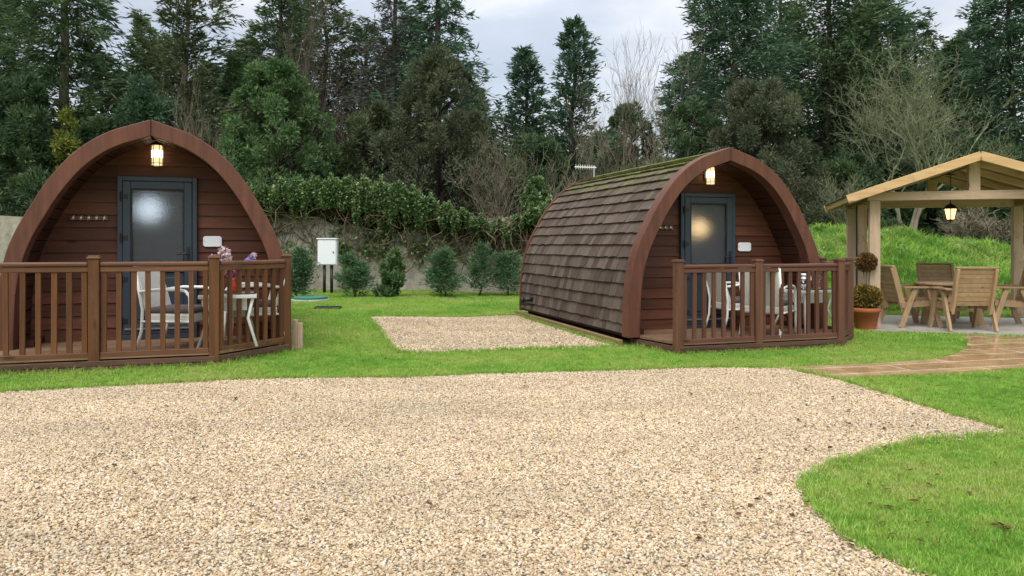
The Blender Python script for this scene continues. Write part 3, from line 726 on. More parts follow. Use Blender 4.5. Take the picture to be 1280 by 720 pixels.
conifer('conifer_tree', 'slim dark conifer with pointed top right of the lichened bare tree', 1192, 40, 30.5, 62, M['f_dark'], .06, 130, 80, .4, .2, .6)
conifer('cypress_tree', 'big dark cypress cut by the right edge above the shelter roof', 1262, -60, 27.5, 88, M['f_blue'], .06, 165, 105, .35, .25, .5)
for px_, yt, Yb, hw, lab in ((1062, 196, 23.6, 62, 'dark undergrowth bush above the grass bank left of the timber shelter'), (1150, 205, 24.4, 72, 'dark undergrowth bush seen through the gable of the timber shelter'),
                             (1235, 175, 24.8, 76, 'dark undergrowth bush behind the shelter roof near the right edge'), (1310, 170, 24, 70, 'dark undergrowth bush at the right edge behind the shelter')):
    bushy('undergrowth_bush', lab, px_, yt, Yb, hw, M['f_dark'], 60, 190, cat='bush', group='undergrowth behind the grass bank')
bare_tree('bare_shrub', 'drooping bare whips above the bank beside the shelter eave', 1052, 215, 20.9, 36, M['twig_lichen'], 51, 5, 4, .025, .6, cat='shrub')
bare_tree('bare_shrub', 'dry thin twigs seen through the timber shelter above the bank', 1225, 252, 20.6, 45, M['twig'], 52, 9, 4, .02, .45, cat='shrub')

for px_, yt, Yb, hw, mk, lab in ((405, -30, 31.5, 78, 'f_olive', 'dull olive conifer in the back row behind the tall bare trees'), (462, 20, 32.5, 70, 'f_dark', 'dark conifer in the back row behind the slender bare tree'),
        (130, 60, 31.0, 50, 'f_dark', 'dark conifer in the back row between the tall pine and the thin green cypress'), (590, 100, 31.5, 42, 'f_dark', 'short dark conifer in the back row right of the layered spruce'),
        (975, -40, 32.0, 80, 'f_dark', 'dark back row conifer right of the conifer with bare trunk base'), (1145, 20, 32.5, 75, 'f_dark', 'dark back row conifer directly behind the lichened bare tree'),
        (1225, 20, 32.0, 70, 'f_blue', 'dark back row conifer left of the big cypress at the right edge'), (865, 60, 31.0, 52, 'f_blue', 'blue green back row conifer left of the conifer with bare trunk base'),
        (20, -20, 30.5, 80, 'f_dark', 'dark conifer in the back row left of the tall pine'), (312, 40, 31.5, 50, 'f_dark', 'dark conifer in the back row left of the tall dark cypress'),
        (208, 40, 32.5, 46, 'f_green', 'green back row conifer just left of the open cypress'), (262, 70, 32.0, 42, 'f_dark', 'dark back row conifer just right of the open cypress'), (375, -10, 32.8, 60, 'f_blue', 'blue green back row conifer behind the broad green evergreen'),
        (515, 10, 33.0, 60, 'f_blue', 'blue green back row conifer between the bronze larch and layered spruce'), (1065, 30, 33.0, 60, 'f_blue', 'blue green back row conifer between the two dark conifers near the shelter')):
    conifer('conifer_tree', lab, px_, yt, Yb, hw, M[mk], .06, 140, 80, .35, .2, .5)

# far wood: one mass
def far_wood():
    n = 90000; X = rng.uniform(-52, 52, n); Y = rng.uniform(34, 42, n)
    top = 5.4 + 1.0 * np.sin(X * .5) + .8 * np.sin(X * 1.27 + 1) + .5 * np.sin(X * 2.9)
    Z = top * rng.random(n) ** .8; P = np.stack([X, Y, Z], 1); D = unit(rng.normal(size=(n, 3)) + np.array([0, 0, .4]))
    V, Q = quads(P, D, rng.uniform(.3, .8, n), rng.uniform(.12, .28, n)); tag(npmesh('distant_wood', V, Q, M['f_dark']), 'dark distant wood filling the gaps between the trees', 'woodland', kind='stuff')
far_wood()

# ------------------------------------------------------------------ concrete wall and ivy
WY = 19.95
def wall():
    mb = MB(); xs = np.arange(-26, 6.51, .5); vs_ = []; fs = []
    for i, x in enumerate(xs):
        top = 2.02 + .05 * math.sin(x * .7) + .03 * math.sin(x * 2.7)
        vs_ += [(x, WY, -.2), (x, WY + random.uniform(-.012, .012), top), (x, WY + .28, top), (x, WY + .28, -.2)]
        if i: b = 4 * (i - 1); fs += [(b, b + 4, b + 5, b + 1), (b + 1, b + 5, b + 6, b + 2), (b + 2, b + 6, b + 7, b + 3)]
    fs += [(0, 1, 2, 3), tuple(len(vs_) - 4 + k for k in (3, 2, 1, 0))]
    mb.add(vs_, fs); tag(obj('concrete_wall', mb, M['concrete']), 'long stained grey concrete wall behind the pods', 'wall')
wall()
IVY = [(300, 246, 300), (330, 240, 292), (365, 232, 288), (400, 227, 298), (440, 227, 312), (475, 229, 322), (510, 236, 318), (540, 250, 312), (570, 263, 312), (600, 275, 314), (622, 282, 318), (640, 278, 314), (660, 265, 310), (690, 252, 306), (730, 243, 306), (790, 240, 306)]
def ivy():
    px = np.array([a[0] for a in IVY]); tp = np.array([a[1] for a in IVY]); bt = np.array([a[2] for a in IVY])
    t = thing('ivy', 'thick mass of green ivy draped over the top of the concrete wall', 'ivy', (at(480, WY), WY, 0)); ox = t.location.x
    n = 80000; q = rng.uniform(300, 790, n); T = np.interp(q, px, tp) + 5 * np.sin(q * .31) + 3.5 * np.sin(q * .83 + 1); B = np.interp(q, px, bt) + 9 * np.sin(q * .17) + 6 * np.sin(q * .41)
    f = rng.random(n) ** 1.5                                   # 0 = top, dense cap; thinner hanging skirt
    cap = (rng.random(n) < .58); f = np.where(cap, rng.random(n) * .42, f)
    yy = T + (B - T) * f; bulge = .75 * np.sqrt(np.clip(1 - (f / .62) ** 2, 0, 1)) + .10
    front = rng.random(n); Yp = WY + .15 - bulge * np.where(rng.random(n) < .75, 1 - .25 * front, front * 1.6 - .9)
    X = (q - 640) / F * WY; Z = HC + (HZ - yy) / F * WY - .12 * (Yp > WY) * rng.random(n)
    P = np.stack([X - ox, Yp - WY, Z], 1); D = unit(rng.normal(size=(n, 3)) * .8 + np.array([0, -.55, -.1]))
    hole = (np.sin(X * 3.1) * np.sin(Z * 4.7 + X) > .45) & (f > .35); P, D = P[~hole], D[~hole]; k = len(P)
    V, Q = quads(P, D, rng.uniform(.04, .085, k), rng.uniform(.035, .065, k)); npmesh('foliage', V, Q, M['f_ivy'], t)
    # dark woody core
    mb = MB(); rr = random.Random(4)
    for q_i in range(700):
        qx = rr.uniform(305, 785) if q_i < 540 else rr.gauss(618, 22); T_ = np.interp(qx, px, tp); B_ = np.interp(qx, px, bt); fy = rr.uniform(.25, 1.05) if q_i < 540 else rr.uniform(-.02, .35); yy_ = T_ + (B_ - T_) * fy
        p = Vector(((qx - 640) / F * WY - ox, -rr.uniform(.05, .75 * max(.12, 1 - fy)), HC + (HZ - yy_) / F * WY)); d = Vector((rr.gauss(0, 1), rr.gauss(0, .2), rr.gauss(-.5, .6))).normalized(); pts = [p]
        for i in range(4):
            d = (d + Vector((rr.gauss(0, .5), rr.gauss(0, .2), rr.gauss(-.1, .5)))).normalized(); pts.append(pts[-1] + d * rr.uniform(.12, .28)); pts[-1].y = min(pts[-1].y, -.02)
        r = rr.uniform(.005, .014); mb.tube(pts, [r, r, r * .9, r * .7, r * .4], 4, False)
    obj('stems', mb, M['stem'], t, fix=False)
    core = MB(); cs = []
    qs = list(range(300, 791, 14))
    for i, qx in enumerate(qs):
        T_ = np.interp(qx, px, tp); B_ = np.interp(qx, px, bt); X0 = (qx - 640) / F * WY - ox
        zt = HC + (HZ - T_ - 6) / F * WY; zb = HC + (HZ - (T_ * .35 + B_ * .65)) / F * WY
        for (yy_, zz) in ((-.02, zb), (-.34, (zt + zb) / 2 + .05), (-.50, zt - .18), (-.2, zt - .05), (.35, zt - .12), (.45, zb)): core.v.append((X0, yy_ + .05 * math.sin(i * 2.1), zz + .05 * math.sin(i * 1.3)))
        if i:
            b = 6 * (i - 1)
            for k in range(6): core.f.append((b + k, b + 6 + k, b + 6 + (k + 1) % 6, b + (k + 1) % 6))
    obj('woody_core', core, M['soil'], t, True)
    # sparse runners down the concrete
    packs = []
    for q_i in range(80):
        qx = rr.uniform(340, 780) if q_i < 40 else rr.gauss(500, 45); z = rr.uniform(1.0, 1.75); X0 = (qx - 640) / F * WY - ox
        packs.append(leafball((X0, -.05, z), rr.uniform(.08, .22), rr.randint(25, 90), .085, .075, 0, 1.6, .1))
    o = build_leaves('runners', packs, M['f_ivy'], t)
ivy()

# young conifers along the wall
for px_, yt, yb, hw, lab in ((375, 308, 374, 15, 'young green conifer between the left pod and the white meter cabinet'), (443, 316, 372, 17, 'bushy young conifer just right of the white meter cabinet'),
                             (490, 308, 372, 16, 'leafy young shrub third along the wall from the left pod'), (556, 309, 372, 20, 'dense upright young conifer in the middle of the wall, fourth from the left'),
                             (597, 303, 371, 14, 'thin loose young conifer fifth along the wall'), (635, 313, 371, 19, 'young conifer beside the rear end of the right pod')):
    p = G(px_, yb); thin = px_ in (597, 490)
    if px_ == 490: bushy('young_conifer', lab, px_, yt, p.y, hw, M['f_green'], 24, 60, .14, .055, 'shrub', 'young conifers planted along the wall', crad=.30, point=.6, upw=.8)
    else: conifer('young_conifer', lab, px_, yt, p.y, hw * 1.15, M['f_shrub'], .03, 85 if not thin else 50, 46 if not thin else 38, random.uniform(.6, .95), .0, random.uniform(.55, .95), random.uniform(.08, .12), .020, 'bark', 'shrub', tilt=random.uniform(-.12, .12), group='young conifers planted along the wall')

# ------------------------------------------------------------------ meter cabinet, covers, offcuts
p = G(410, 367); t = thing('meter_cabinet', 'white meter cabinet on two black posts against the concrete wall', 'cabinet', (p.x, p.y, p.z)); k = p.y / F
obj('cabinet_body', MB().box((0, 0, 1.03), (.47, .2, .64)), M['cabinet'], t, bevel=.012)
obj('door', MB().box((0, -.108, 1.03), (.43, .016, .59)), M['cabinet'], t, bevel=.004)
obj('latch', MB().box((.16, -.12, 1.03), (.03, .012, .05)), M['steel'], t)
for s_ in (-.09, .09): obj('post', MB().tube([(s_, 0, -.05), (s_, 0, .715)], .038, 10), M['black'], t, True)
obj('cap', MB().box((0, -.01, 1.365), (.51, .25, .03)), M['cabinet'], t, bevel=.006)
p = G(388, 377); t = thing('drain_cover', 'green plastic drain cover on a pale collar in the lawn', 'drain cover', (p.x, p.y, p.z))
obj('collar', MB().lathe([(.40, 0), (.40, .05), (.37, .06), (.3, .06)], 28), M['concrete'], t, True)
obj('lid', MB().lathe([(.36, .06), (.36, .10), (.33, .115), (.02, .12)], 28), M['greenlid'], t, False)
obj('handle', MB().box((0, 0, .128), (.16, .03, .016)), M['greenlid'], t)
p = G(410, 387); t = thing('channel_cover', 'low black rectangular cover lying on the lawn near the drain cover', 'cover', (p.x, p.y, p.z), .05)
obj('tray', MB().box((0, 0, .025), (.50, .24, .05)), M['black'], t, bevel=.01)
obj('grating', MB().box((0, 0, .055), (.46, .03, .012)).box((0, .07, .055), (.46, .03, .012)).box((0, -.07, .055), (.46, .03, .012)), M['black'], t)

# ------------------------------------------------------------------ camping pods
HWID = 1.445; FLOOR = .14; APEX = 2.515
PR = [(1.0, -.01), (1.0, .04), (.995, .14), (.987, .24), (.965, .33), (.936, .41), (.898, .475), (.854, .535), (.756, .643), (.70, .70), (.63, .76), (.55, .82), (.46, .872), (.36, .916), (.244, .953), (.12, .979), (0, 1.003)]
HT = APEX - FLOOR
def profile(n=48):
    # smooth half profile, base to apex, evenly spaced by length
    pts = [Vector((a * HWID, FLOOR + b * HT)) for a, b in PR]; out = []
    def cr(p0, p1, p2, p3, u): return .5 * ((2 * p1) + (p2 - p0) * u + (2 * p0 - 5 * p1 + 4 * p2 - p3) * u * u + (3 * p1 - p0 - 3 * p2 + p3) * u ** 3)
    dense = []
    for i in range(len(pts) - 1):
        a = pts[i - 1] if i else pts[0] * 2 - pts[1]; d = pts[i + 2] if i + 2 < len(pts) else pts[-1] * 2 - pts[-2]
        for k in range(12): dense.append(cr(a, pts[i], pts[i + 1], d, k / 12))
    dense.append(pts[-1]); L = [0]
    for a, b in zip(dense[:-1], dense[1:]): L.append(L[-1] + (b - a).length)
    for k in range(n + 1):
        s = L[-1] * k / n; j = max(i for i in range(len(L)) if L[i] <= s + 1e-9); j = min(j, len(L) - 2)
        out.append(dense[j] + (dense[j + 1] - dense[j]) * ((s - L[j]) / max(1e-9, L[j + 1] - L[j])))
    return out, L[-1]
PROF, ARC = profile(48)
def offset(off, pts=None):
    pts = pts or PROF; out = []
    for i, p in enumerate(pts):
        d = (pts[min(i + 1, len(pts) - 1)] - pts[max(i - 1, 0)]).normalized(); nrm = Vector((d.y, -d.x)); out.append(p + nrm * off)
    # trim what crosses the centre line, close at x = 0
    res = [q for q in out if q.x > .004]; a, b = res[-2], res[-1]
    sl = (b.y - a.y) / (b.x - a.x); res.append(Vector((0, b.y - sl * b.x))); return res
def halfw(z, prof):
    for a, b in zip(prof[:-1], prof[1:]):
        if a.y <= z <= b.y: return a.x + (b.x - a.x) * (z - a.y) / max(1e-9, b.y - a.y)
    return prof[0].x if z < prof[0].y else 0.0

LEN = 4.2; REC = .52
def strip(mb, outer, inner, y0, y1, sgn, gap=0.0):
    n = len(outer); o = len(mb.v)
    for p, q in zip(outer, inner):
        for (r, y) in ((p, y0), (p, y1), (q, y1), (q, y0)): mb.v.append((sgn * max(r.x, gap), y, r.y))
    for i in range(n - 1):
        b = o + 4 * i
        for k in range(4): mb.f.append((b + k, b + 4 + k, b + 4 + (k + 1) % 4, b + (k + 1) % 4))
    mb.f.append((o, o + 1, o + 2, o + 3)); b = o + 4 * (n - 1); mb.f.append((b + 3, b + 2, b + 1, b))
def resample(pts, n):
    L = [0]
    for a, b in zip(pts[:-1], pts[1:]): L.append(L[-1] + (b - a).length)
    out = []
    for k in range(n + 1):
        s = L[-1] * k / n; j = min(len(L) - 2, max(i for i in range(len(L)) if L[i] <= s + 1e-9)); out.append(pts[j] + (pts[j + 1] - pts[j]) * ((s - L[j]) / max(1e-9, L[j + 1] - L[j])))
    return out

def make_pod(label, loc, warm, seed):
    rr = random.Random(seed)
    t = thing('camping_pod', label, 'cabin', loc, PODA, 'arched timber camping pods')
    # shell under the shingles
    mb = MB()
    for s in (-1, 1): strip(mb, resample(offset(-.005), 40), resample(offset(-.09), 40), .10, LEN, s)
    obj('shell', mb, M['lining'], t)
    # shingles
    rows = 18; ex = ARC / rows; mb = MB()
    def prof_at(s):
        f = max(0, min(.9999, s / ARC)) * 48; i = int(f); p = PROF[i] + (PROF[i + 1] - PROF[i]) * (f - i); d = (PROF[min(48, i + 1)] - PROF[i]).normalized()
        j = max(0, i - 1); d = (PROF[min(48, i + 2)] - PROF[j]).normalized(); return p, Vector((d.y, -d.x))
    for s in (-1, 1):
        for r in range(rows):
            y = .11 - rr.uniform(0, .1)
            while y < LEN - .02:
                wd = rr.uniform(.09, .20); ya = max(.105, y); yb = min(LEN - .01, y + wd)
                y += wd + .004
                if yb - ya < .03: continue
                s0 = max(.045, r * ex - rr.uniform(0, .012)); s1 = min(ARC * .999, (r + 1.12) * ex)
                p0, n0 = prof_at(s0); p1, n1 = prof_at(s1); lift = .044 + rr.uniform(-.004, .006)
                a0 = p0 + n0 * (lift - .022); b0 = p0 + n0 * lift; a1 = p1 + n1 * .001; b1 = p1 + n1 * .012
                vs_ = [(s * q.x, yy_, q.y) for yy_ in (ya, yb) for q in (a0, b0, b1, a1)]
                mb.add(vs_, [(0, 1, 2, 3), (7, 6, 5, 4), (0, 4, 5, 1), (1, 5, 6, 2), (2, 6, 7, 3), (3, 7, 4, 0)])
    obj('shingle_roof', mb, M['shingle'], t)
    obj('ridge_cap', MB().prism([(-.11, APEX + .005), (0, APEX + .048), (.11, APEX + .005), (.11, APEX - .01), (0, APEX + .03), (-.11, APEX - .01)], .105, LEN - .01, 'y'), M['shingle'], t)
    # arches: front (two laminated halves) and rear
    po, pi = resample(offset(.05), 40), resample(offset(-.12), 40)
    for s in (-1, 1):
        mb = MB(); strip(mb, po, pi, -.085, .10, s, .003); obj('arch_half', mb, M['arch'], t, bevel=.008)
    obj('arch_seam', MB().box((0, .01, APEX - .04), (.008, .16, .21)), M['void'], t)
    mb = MB(); po2, pi2 = resample(offset(.05), 40), resample(offset(-.1), 40)
    for s in (-1, 1): strip(mb, po2, pi2, LEN, LEN + .06, s)
    obj('rear_arch', mb, M['arch'], t)
    # porch lining: narrow boards along the depth
    mb = MB(); q = resample(offset(-.095), 22); q2 = resample(offset(-.125), 22)
    for s in (-1, 1):
        for i in range(22):
            e = .06
            a, b = q[i].lerp(q[i + 1], e), q[i].lerp(q[i + 1], 1 - e); c, d = q2[i].lerp(q2[i + 1], e), q2[i].lerp(q2[i + 1], 1 - e)
            vs_ = [(s * v.x, yy_, v.y) for yy_ in (.101, REC + .04) for v in (a, b, d, c)]
            mb.add(vs_, [(0, 1, 2, 3), (7, 6, 5, 4), (0, 4, 5, 1), (1, 5, 6, 2), (2, 6, 7, 3), (3, 7, 4, 0)])
    obj('porch_lining', mb, M['lining'], t)
    # front wall: lapped boards around the door opening
    mb = MB(); inner = offset(-.092); bh = .142; z = FLOOR; DW = .432; DT = 2.0
    while z < APEX - .12:
        z1 = min(z + bh, APEX - .10); h0, h1 = halfw(z, inner), halfw(z1 + .012, inner)
        segs = [(-1, 1)]
        def board(xa0, xb0, xa1, xb1, za, zb):
            vs_ = [(xa0, REC - .024, za), (xb0, REC - .024, za), (xb0, REC + .02, za), (xa0, REC + .02, za), (xa1, REC - .006, zb), (xb1, REC - .006, zb), (xb1, REC + .02, zb), (xa1, REC + .02, zb)]
            mb.add(vs_, [(0, 3, 2, 1), (4, 5, 6, 7), (0, 1, 5, 4), (1, 2, 6, 5), (2, 3, 7, 6), (3, 0, 4, 7)])
        if z < DT - .01:
            zt = min(z1, DT) if z1 > DT else z1
            board(-h0, -DW, -h1, -DW, z, z1); board(DW, h0, DW, h1, z, z1)
            if z1 > DT + .01: board(-DW, DW, -DW, DW, DT + .002, z1)
        else: board(-h0, h0, -h1, h1, z, z1)
        z = z1
    obj('front_wall', mb, M['pod_wall'], t)
    mb = MB(); inner2 = resample(offset(-.01), 30); poly = [(v.x, v.y) for v in inner2] + [(-v.x, v.y) for v in inner2[-2::-1]]
    mb.prism(poly, LEN - .06, LEN - .004, 'y'); obj('rear_wall', mb, M['pod_wall'], t)
    # floor and dark base
    obj('base', MB().box((0, (REC + LEN) / 2, .075), (2 * HWID - .16, LEN - REC - .1, .13)), M['void'], t)
    mb = MB()
    for i in range(12): mb.box((0, .105 + (REC - .06) * 0 + i * 0, 0), (0, 0, 0)) if False else None
    for i, yy_ in enumerate(np.arange(.02, REC, .125)): mb.box((0, yy_ + .06, FLOOR - .015), (2 * HWID - .3, .119, .03))
    obj('porch_floor', mb, M['deck'], t)
    for s in (-1, 1): obj('sole_plate', MB().box((s * (HWID - .21), .30, FLOOR + .035), (.11, .42, .07)), M['lining'], t, bevel=.005)
    # door
    y0 = REC - .035; D = bpy.data.objects.new('door', None); COL.objects.link(D); D.parent = t; D.location = (0, y0, FLOOR)
    W2, HH = .43, 1.86; fr = .052
    mb = MB().box((-W2 + fr / 2, 0, HH / 2), (fr, .08, HH)).box((W2 - fr / 2, 0, HH / 2), (fr, .08, HH)).box((0, 0, HH - fr / 2), (2 * W2 - 2 * fr, .08, fr)).box((0, 0, .03), (2 * W2 - 2 * fr, .08, .06))
    obj('frame', mb, M['anthracite'], D, bevel=.005)
    lw = W2 - fr - .004; st = .085; zb, zt = .064, HH - fr - .004; mid = .82; lh = zt - zb
    mb = MB().box((-lw + st / 2, -.012, (zb + zt) / 2), (st, .07, lh)).box((lw - st / 2, -.012, (zb + zt) / 2), (st, .07, lh))
    for zc_, hh in ((zt - st / 2, st), (mid, .11), (zb + .055, .11)): mb.box((0, -.012, zc_), (2 * (lw - st), .07, hh))
    obj('leaf', mb, M['anthracite'], D, bevel=.006)
    gx = lw - st
    mb = MB()
    for (za, zb_) in ((mid + .055, zt - st),):
        for s in (-1, 1): mb.box((s * (gx - .008), -.028, (za + zb_) / 2), (.016, .03, zb_ - za))
        for zz in (za + .008, zb_ - .008): mb.box((0, -.028, zz), (2 * gx - .032, .03, .016))
    obj('glazing_bead', mb, M['black'], D, bevel=.004)
    obj('glass', MB().box((0, -.012, (mid + .055 + zt - st) / 2), (2 * gx - .01, .012, zt - st - mid - .055 - .01)), M['obscure'], D)
    mb = MB().box((0, -.01, (mid - .055 + zb + .11) / 2), (2 * gx - .006, .03, mid - .055 - zb - .11 - .006)).box((0, -.03, (mid - .055 + zb + .11) / 2), (2 * gx - .12, .014, mid - .055 - zb - .11 - .12))
    obj('lower_panel', mb, M['anthracite_panel'], D, bevel=.008)
    obj('weather_bar', MB().box((0, -.055, zb + .062), (2 * lw - .05, .018, .018)), M['steel'], D)
    for zz in (.22, .69, 1.16, 1.63): obj('hinge', MB().tube([(-W2 + .045, -.062, zz - .05), (-W2 + .045, -.062, zz + .05)], .014, 8).box((-W2 + .075, -.05, zz), (.075, .012, .05)), M['black'], D)
    obj('handle', MB().box((lw - .04, -.052, .95), (.032, .012, .21)).tube([(lw - .04, -.055, .98), (lw - .04, -.095, .98), (lw - .06, -.10, .98), (lw - .16, -.10, .98)], .010, 8), M['black'], D)
    # porch light
    Lp = bpy.data.objects.new('porch_light', None); COL.objects.link(Lp); Lp.parent = t; Lp.location = (0, REC - .03, 2.235)
    obj('bracket', MB().box((0, .005, .02), (.09, .02, .16)).tube([(0, 0, .08), (0, -.05, .155), (0, -.085, .155)], .011, 8).lathe([(.004, .155), (.05, .145), (.062, .128), (.062, .12)], 16, (0, -.085, 0)), M['iron'], Lp)
    obj('glass', MB().lathe([(.038, -.12), (.055, -.10), (.055, .10), (.05, .118), (.01, .12)], 16, (0, -.085, 0)), M['lamp'], Lp, True)
    obj('bulb', MB().lathe([(.006, -.05), (.059, -.02), (.0595, .06), (.006, .09)], 12, (0, -.085, 0)), M['bulb'], Lp, True)
    cg = MB()
    for k_ in range(6):
        a = k_ * math.pi / 3; cg.tube([(.063 * math.cos(a), -.085 + .063 * math.sin(a), .12), (.063 * math.cos(a), -.085 + .063 * math.sin(a), -.12)], .0035, 5)
    for zz in (-.12, -.085): cg.lathe([(.060, zz - .004), (.066, zz - .004), (.066, zz + .004), (.060, zz + .004)], 16, (0, -.085, 0))
    obj('cage', cg, M['steel'], Lp)
    # hooks
    hk = bpy.data.objects.new('hook_rail', None); COL.objects.link(hk); hk.parent = t; hk.location = (-.73, REC - .03, 1.52)
    obj('board', MB().box((0, 0, 0), (.40, .018, .045)), M['deckrail_x'], hk, bevel=.004)
    for i in range(5):
        x = -.16 + .08 * i; obj('hook', MB().tube([(x, -.01, .018), (x, -.03, .02), (x, -.045, .032)], .007, 6).tube([(x, -.01, -.005), (x, -.035, -.03), (x, -.05, -.02), (x, -.052, -.008)], .007, 6).box((x, -.012, .005), (.02, .006, .045)), M['steel'], hk)
    # name plate with clipped corners
    pw, ph, ck = .105, .062, .022
    poly = [(-pw + ck, -ph), (pw - ck, -ph), (pw, -ph + ck * .8), (pw, ph - ck * .8), (pw - ck, ph), (-pw + ck, ph), (-pw, ph - ck * .8), (-pw, -ph + ck * .8)]
    mb = MB().prism(poly, -.008, .008, 'y'); o = obj('plaque', mb, M['cabinet'], t, bevel=.003, loc=(.60, REC - .036, 1.26))
    for a in (-1, 1): obj('screw', MB().tube([(a * .085, -.008, 0), (a * .085, -.012, 0)], .006, 8), M['steel'], o)
    # right: room lamp behind the glass; left: glowing body added for the cool glint
    rl = MB().lathe([(.004, -.13), (.10, -.08), (.13, 0), (.10, .08), (.004, .13)], 16) if warm else MB().lathe([(.004, -.16), (.12, -.1), (.16, 0), (.12, .1), (.004, .16)], 16)
    obj('lamp_or_glint', rl, M['room_warm'] if warm else M['cool_glint'], t, True, loc=((.13, REC + .42, 1.53) if warm else (-.17, REC + .50, 1.65)))
    return t
pod_l = make_pod('arched timber pod facing the camera, with a cool white glint in its door glass', POD_L, False, 3)
pod_l.scale = (.972, 1, 1)
pod_r = make_pod('arched timber pod showing its long mossy shingle side, with warm glow in its door glass', POD_R, True, 4)
# right pod extras: roof aerial, flue
ae = bpy.data.objects.new('aerial', None); COL.objects.link(ae); ae.parent = pod_r; ae.location = (-.08, LEN - .05, APEX)
obj('mast', MB().tube([(0, 0, -.1), (0, 0, .22)], .014, 8), M['steel'], ae)
mb = MB().box((-.19, -.05, .19), (.42, .022, .022))
for i in range(9): mb.tube([(-.38 + i * .045, -.05, .15), (-.38 + i * .045, -.05, .235)], .005, 5)
obj('boom', mb, M['white'], ae)
obj('flue_pipe', MB().tube([(-HWID + .03, LEN - .62, .36), (-HWID - .20, LEN - .62, .345)], .038, 12).tube([(-HWID - .20, LEN - .62, .345), (-HWID - .25, LEN - .62, .342)], .052, 12).tube([(-HWID - .02, LEN - .6, .27), (-HWID - .03, LEN + .02, .25)], .025, 8), M['black'], pod_r, True)

# ------------------------------------------------------------------ decks with railings
RAIL = 1.055
def deck(label, loc, floor, rails, posts, mats, fasc):
    mx_, mz_ = M[mats[0]], M[mats[1]]
    t = thing('timber_deck', label, 'deck', loc, PODA, 'timber decks with railings')
    # floor boards along x clipped to the polygon
    mb = MB(); ys = [p[1] for p in floor]; y = min(ys)
    poly = floor
    def span(yq):
        xs = []
        for i in range(len(poly)):
            a, b = poly[i], poly[(i + 1) % len(poly)]
            if (a[1] > yq) != (b[1] > yq): xs.append(a[0] + (b[0] - a[0]) * (yq - a[1]) / (b[1] - a[1]))
        return (min(xs), max(xs)) if len(xs) > 1 else None
    while y < max(ys) - .02:
        y1 = min(y + .12, max(ys)); a, b = span(y + .003), span(y1 - .003)
        if a and b: mb.prism([(a[0], y + .003), (a[1], y + .003), (b[1], y1 - .003), (b[0], y1 - .003)], FLOOR - .03, FLOOR - .002)
        y = y1
    obj('floor', mb, M['deck'], t)
    for a, b in fasc:
        A, B = Vector((*a, 0)), Vector((*b, 0)); mb = MB(); d = (B - A).normalized(); n = Vector((d.y, -d.x, 0))
        for k in range(2): mb.bar(A + n * .012 + Vector((0, 0, .032 + k * .058 - .02)), B + n * .012 + Vector((0, 0, .032 + k * .058 - .02)), .024, .052)
        obj('fascia', mb, M['fascia'], t, bevel=.004)
    for (x, y) in posts:
        p = obj('post', MB().box((x, y, (RAIL + .03) / 2 - .03), (.098, .098, RAIL + .03 + .06)), mz_, t, bevel=.006)
        mb = MB().box((x, y, RAIL + .040), (.118, .118, .020)).prism([(x - .05, y - .05), (x + .05, y - .05), (x + .05, y + .05), (x - .05, y + .05)], RAIL + .05, RAIL + .062)
        obj('cap', mb, mx_, p, bevel=.006)
    for a, b in rails:
        A, B = Vector((*a, 0)), Vector((*b, 0)); d = (B - A); L = d.length; d.normalize(); a0, b0 = A + d * .05, B - d * .05
        Z = Vector((0, 0, 1))
        obj('handrail', MB().bar(a0 + Z * (RAIL - .022), b0 + Z * (RAIL - .022), .078, .044), mx_, t, bevel=.014)
        obj('upper_rail', MB().bar(a0 + Z * (RAIL - .072), b0 + Z * (RAIL - .072), .05, .050), mx_, t, bevel=.005)
        obj('bottom_rail', MB().bar(a0 + Z * .150, b0 + Z * .150, .055, .055), mx_, t, bevel=.005)
        n = max(2, int(round((L - .1) / .124))); sp_ = (L - .1 - .064) / (n - 1)
        rot = Matrix.Rotation(math.atan2(d.y, d.x), 3, 'Z')
        for k in range(n):
            c = a0 + d * (.032 + sp_ * k)
            o = obj('baluster', MB().box((0, 0, .58), (.048 + random.uniform(-.003, .003), .034, .81), rot=rot), mz_, t, bevel=.004)
            o.location = c; o.rotation_euler = (random.uniform(-.006, .006), random.uniform(-.006, .006), 0)
    return t
deck('brown timber deck with baluster railing in front of the left pod', POD_L,
     [(-1.6, -.83), (.70, -.83), (1.40, -.08), (1.40, .10), (-1.6, .10)],
     [((-1.494, -.8), (-.405, -.8)), ((-.405, -.8), (.684, -.8)), ((.684, -.8), (1.404, -.06))],
     [(-1.494, -.8), (-.405, -.8), (.684, -.8), (1.404, -.06)], ('deckrail_x', 'deckrail_z'),
     [((-1.6, -.83), (.70, -.83)), ((.70, -.83), (1.43, -.08))])
deck('reddish timber deck with open left end in front of the right pod', POD_R,
     [(-1.36, .10), (-1.20, -.83), (1.11, -.83), (1.585, -.46), (1.54, .10)],
     [((-1.20, -.8), (-.108, -.8)), ((-.108, -.8), (1.11, -.8)), ((1.11, -.8), (1.56, -.45)), ((1.56, -.45), (1.53, .03))],
     [(-1.20, -.8), (-.108, -.8), (1.11, -.8), (1.56, -.45), (1.53, .03)], ('deckrail_r', 'deckrail_rz'),
     [((-1.36, .08), (-1.22, -.83)), ((-1.20, -.83), (1.11, -.83)), ((1.11, -.83), (1.585, -.46)), ((1.585, -.46), (1.56, .06))])

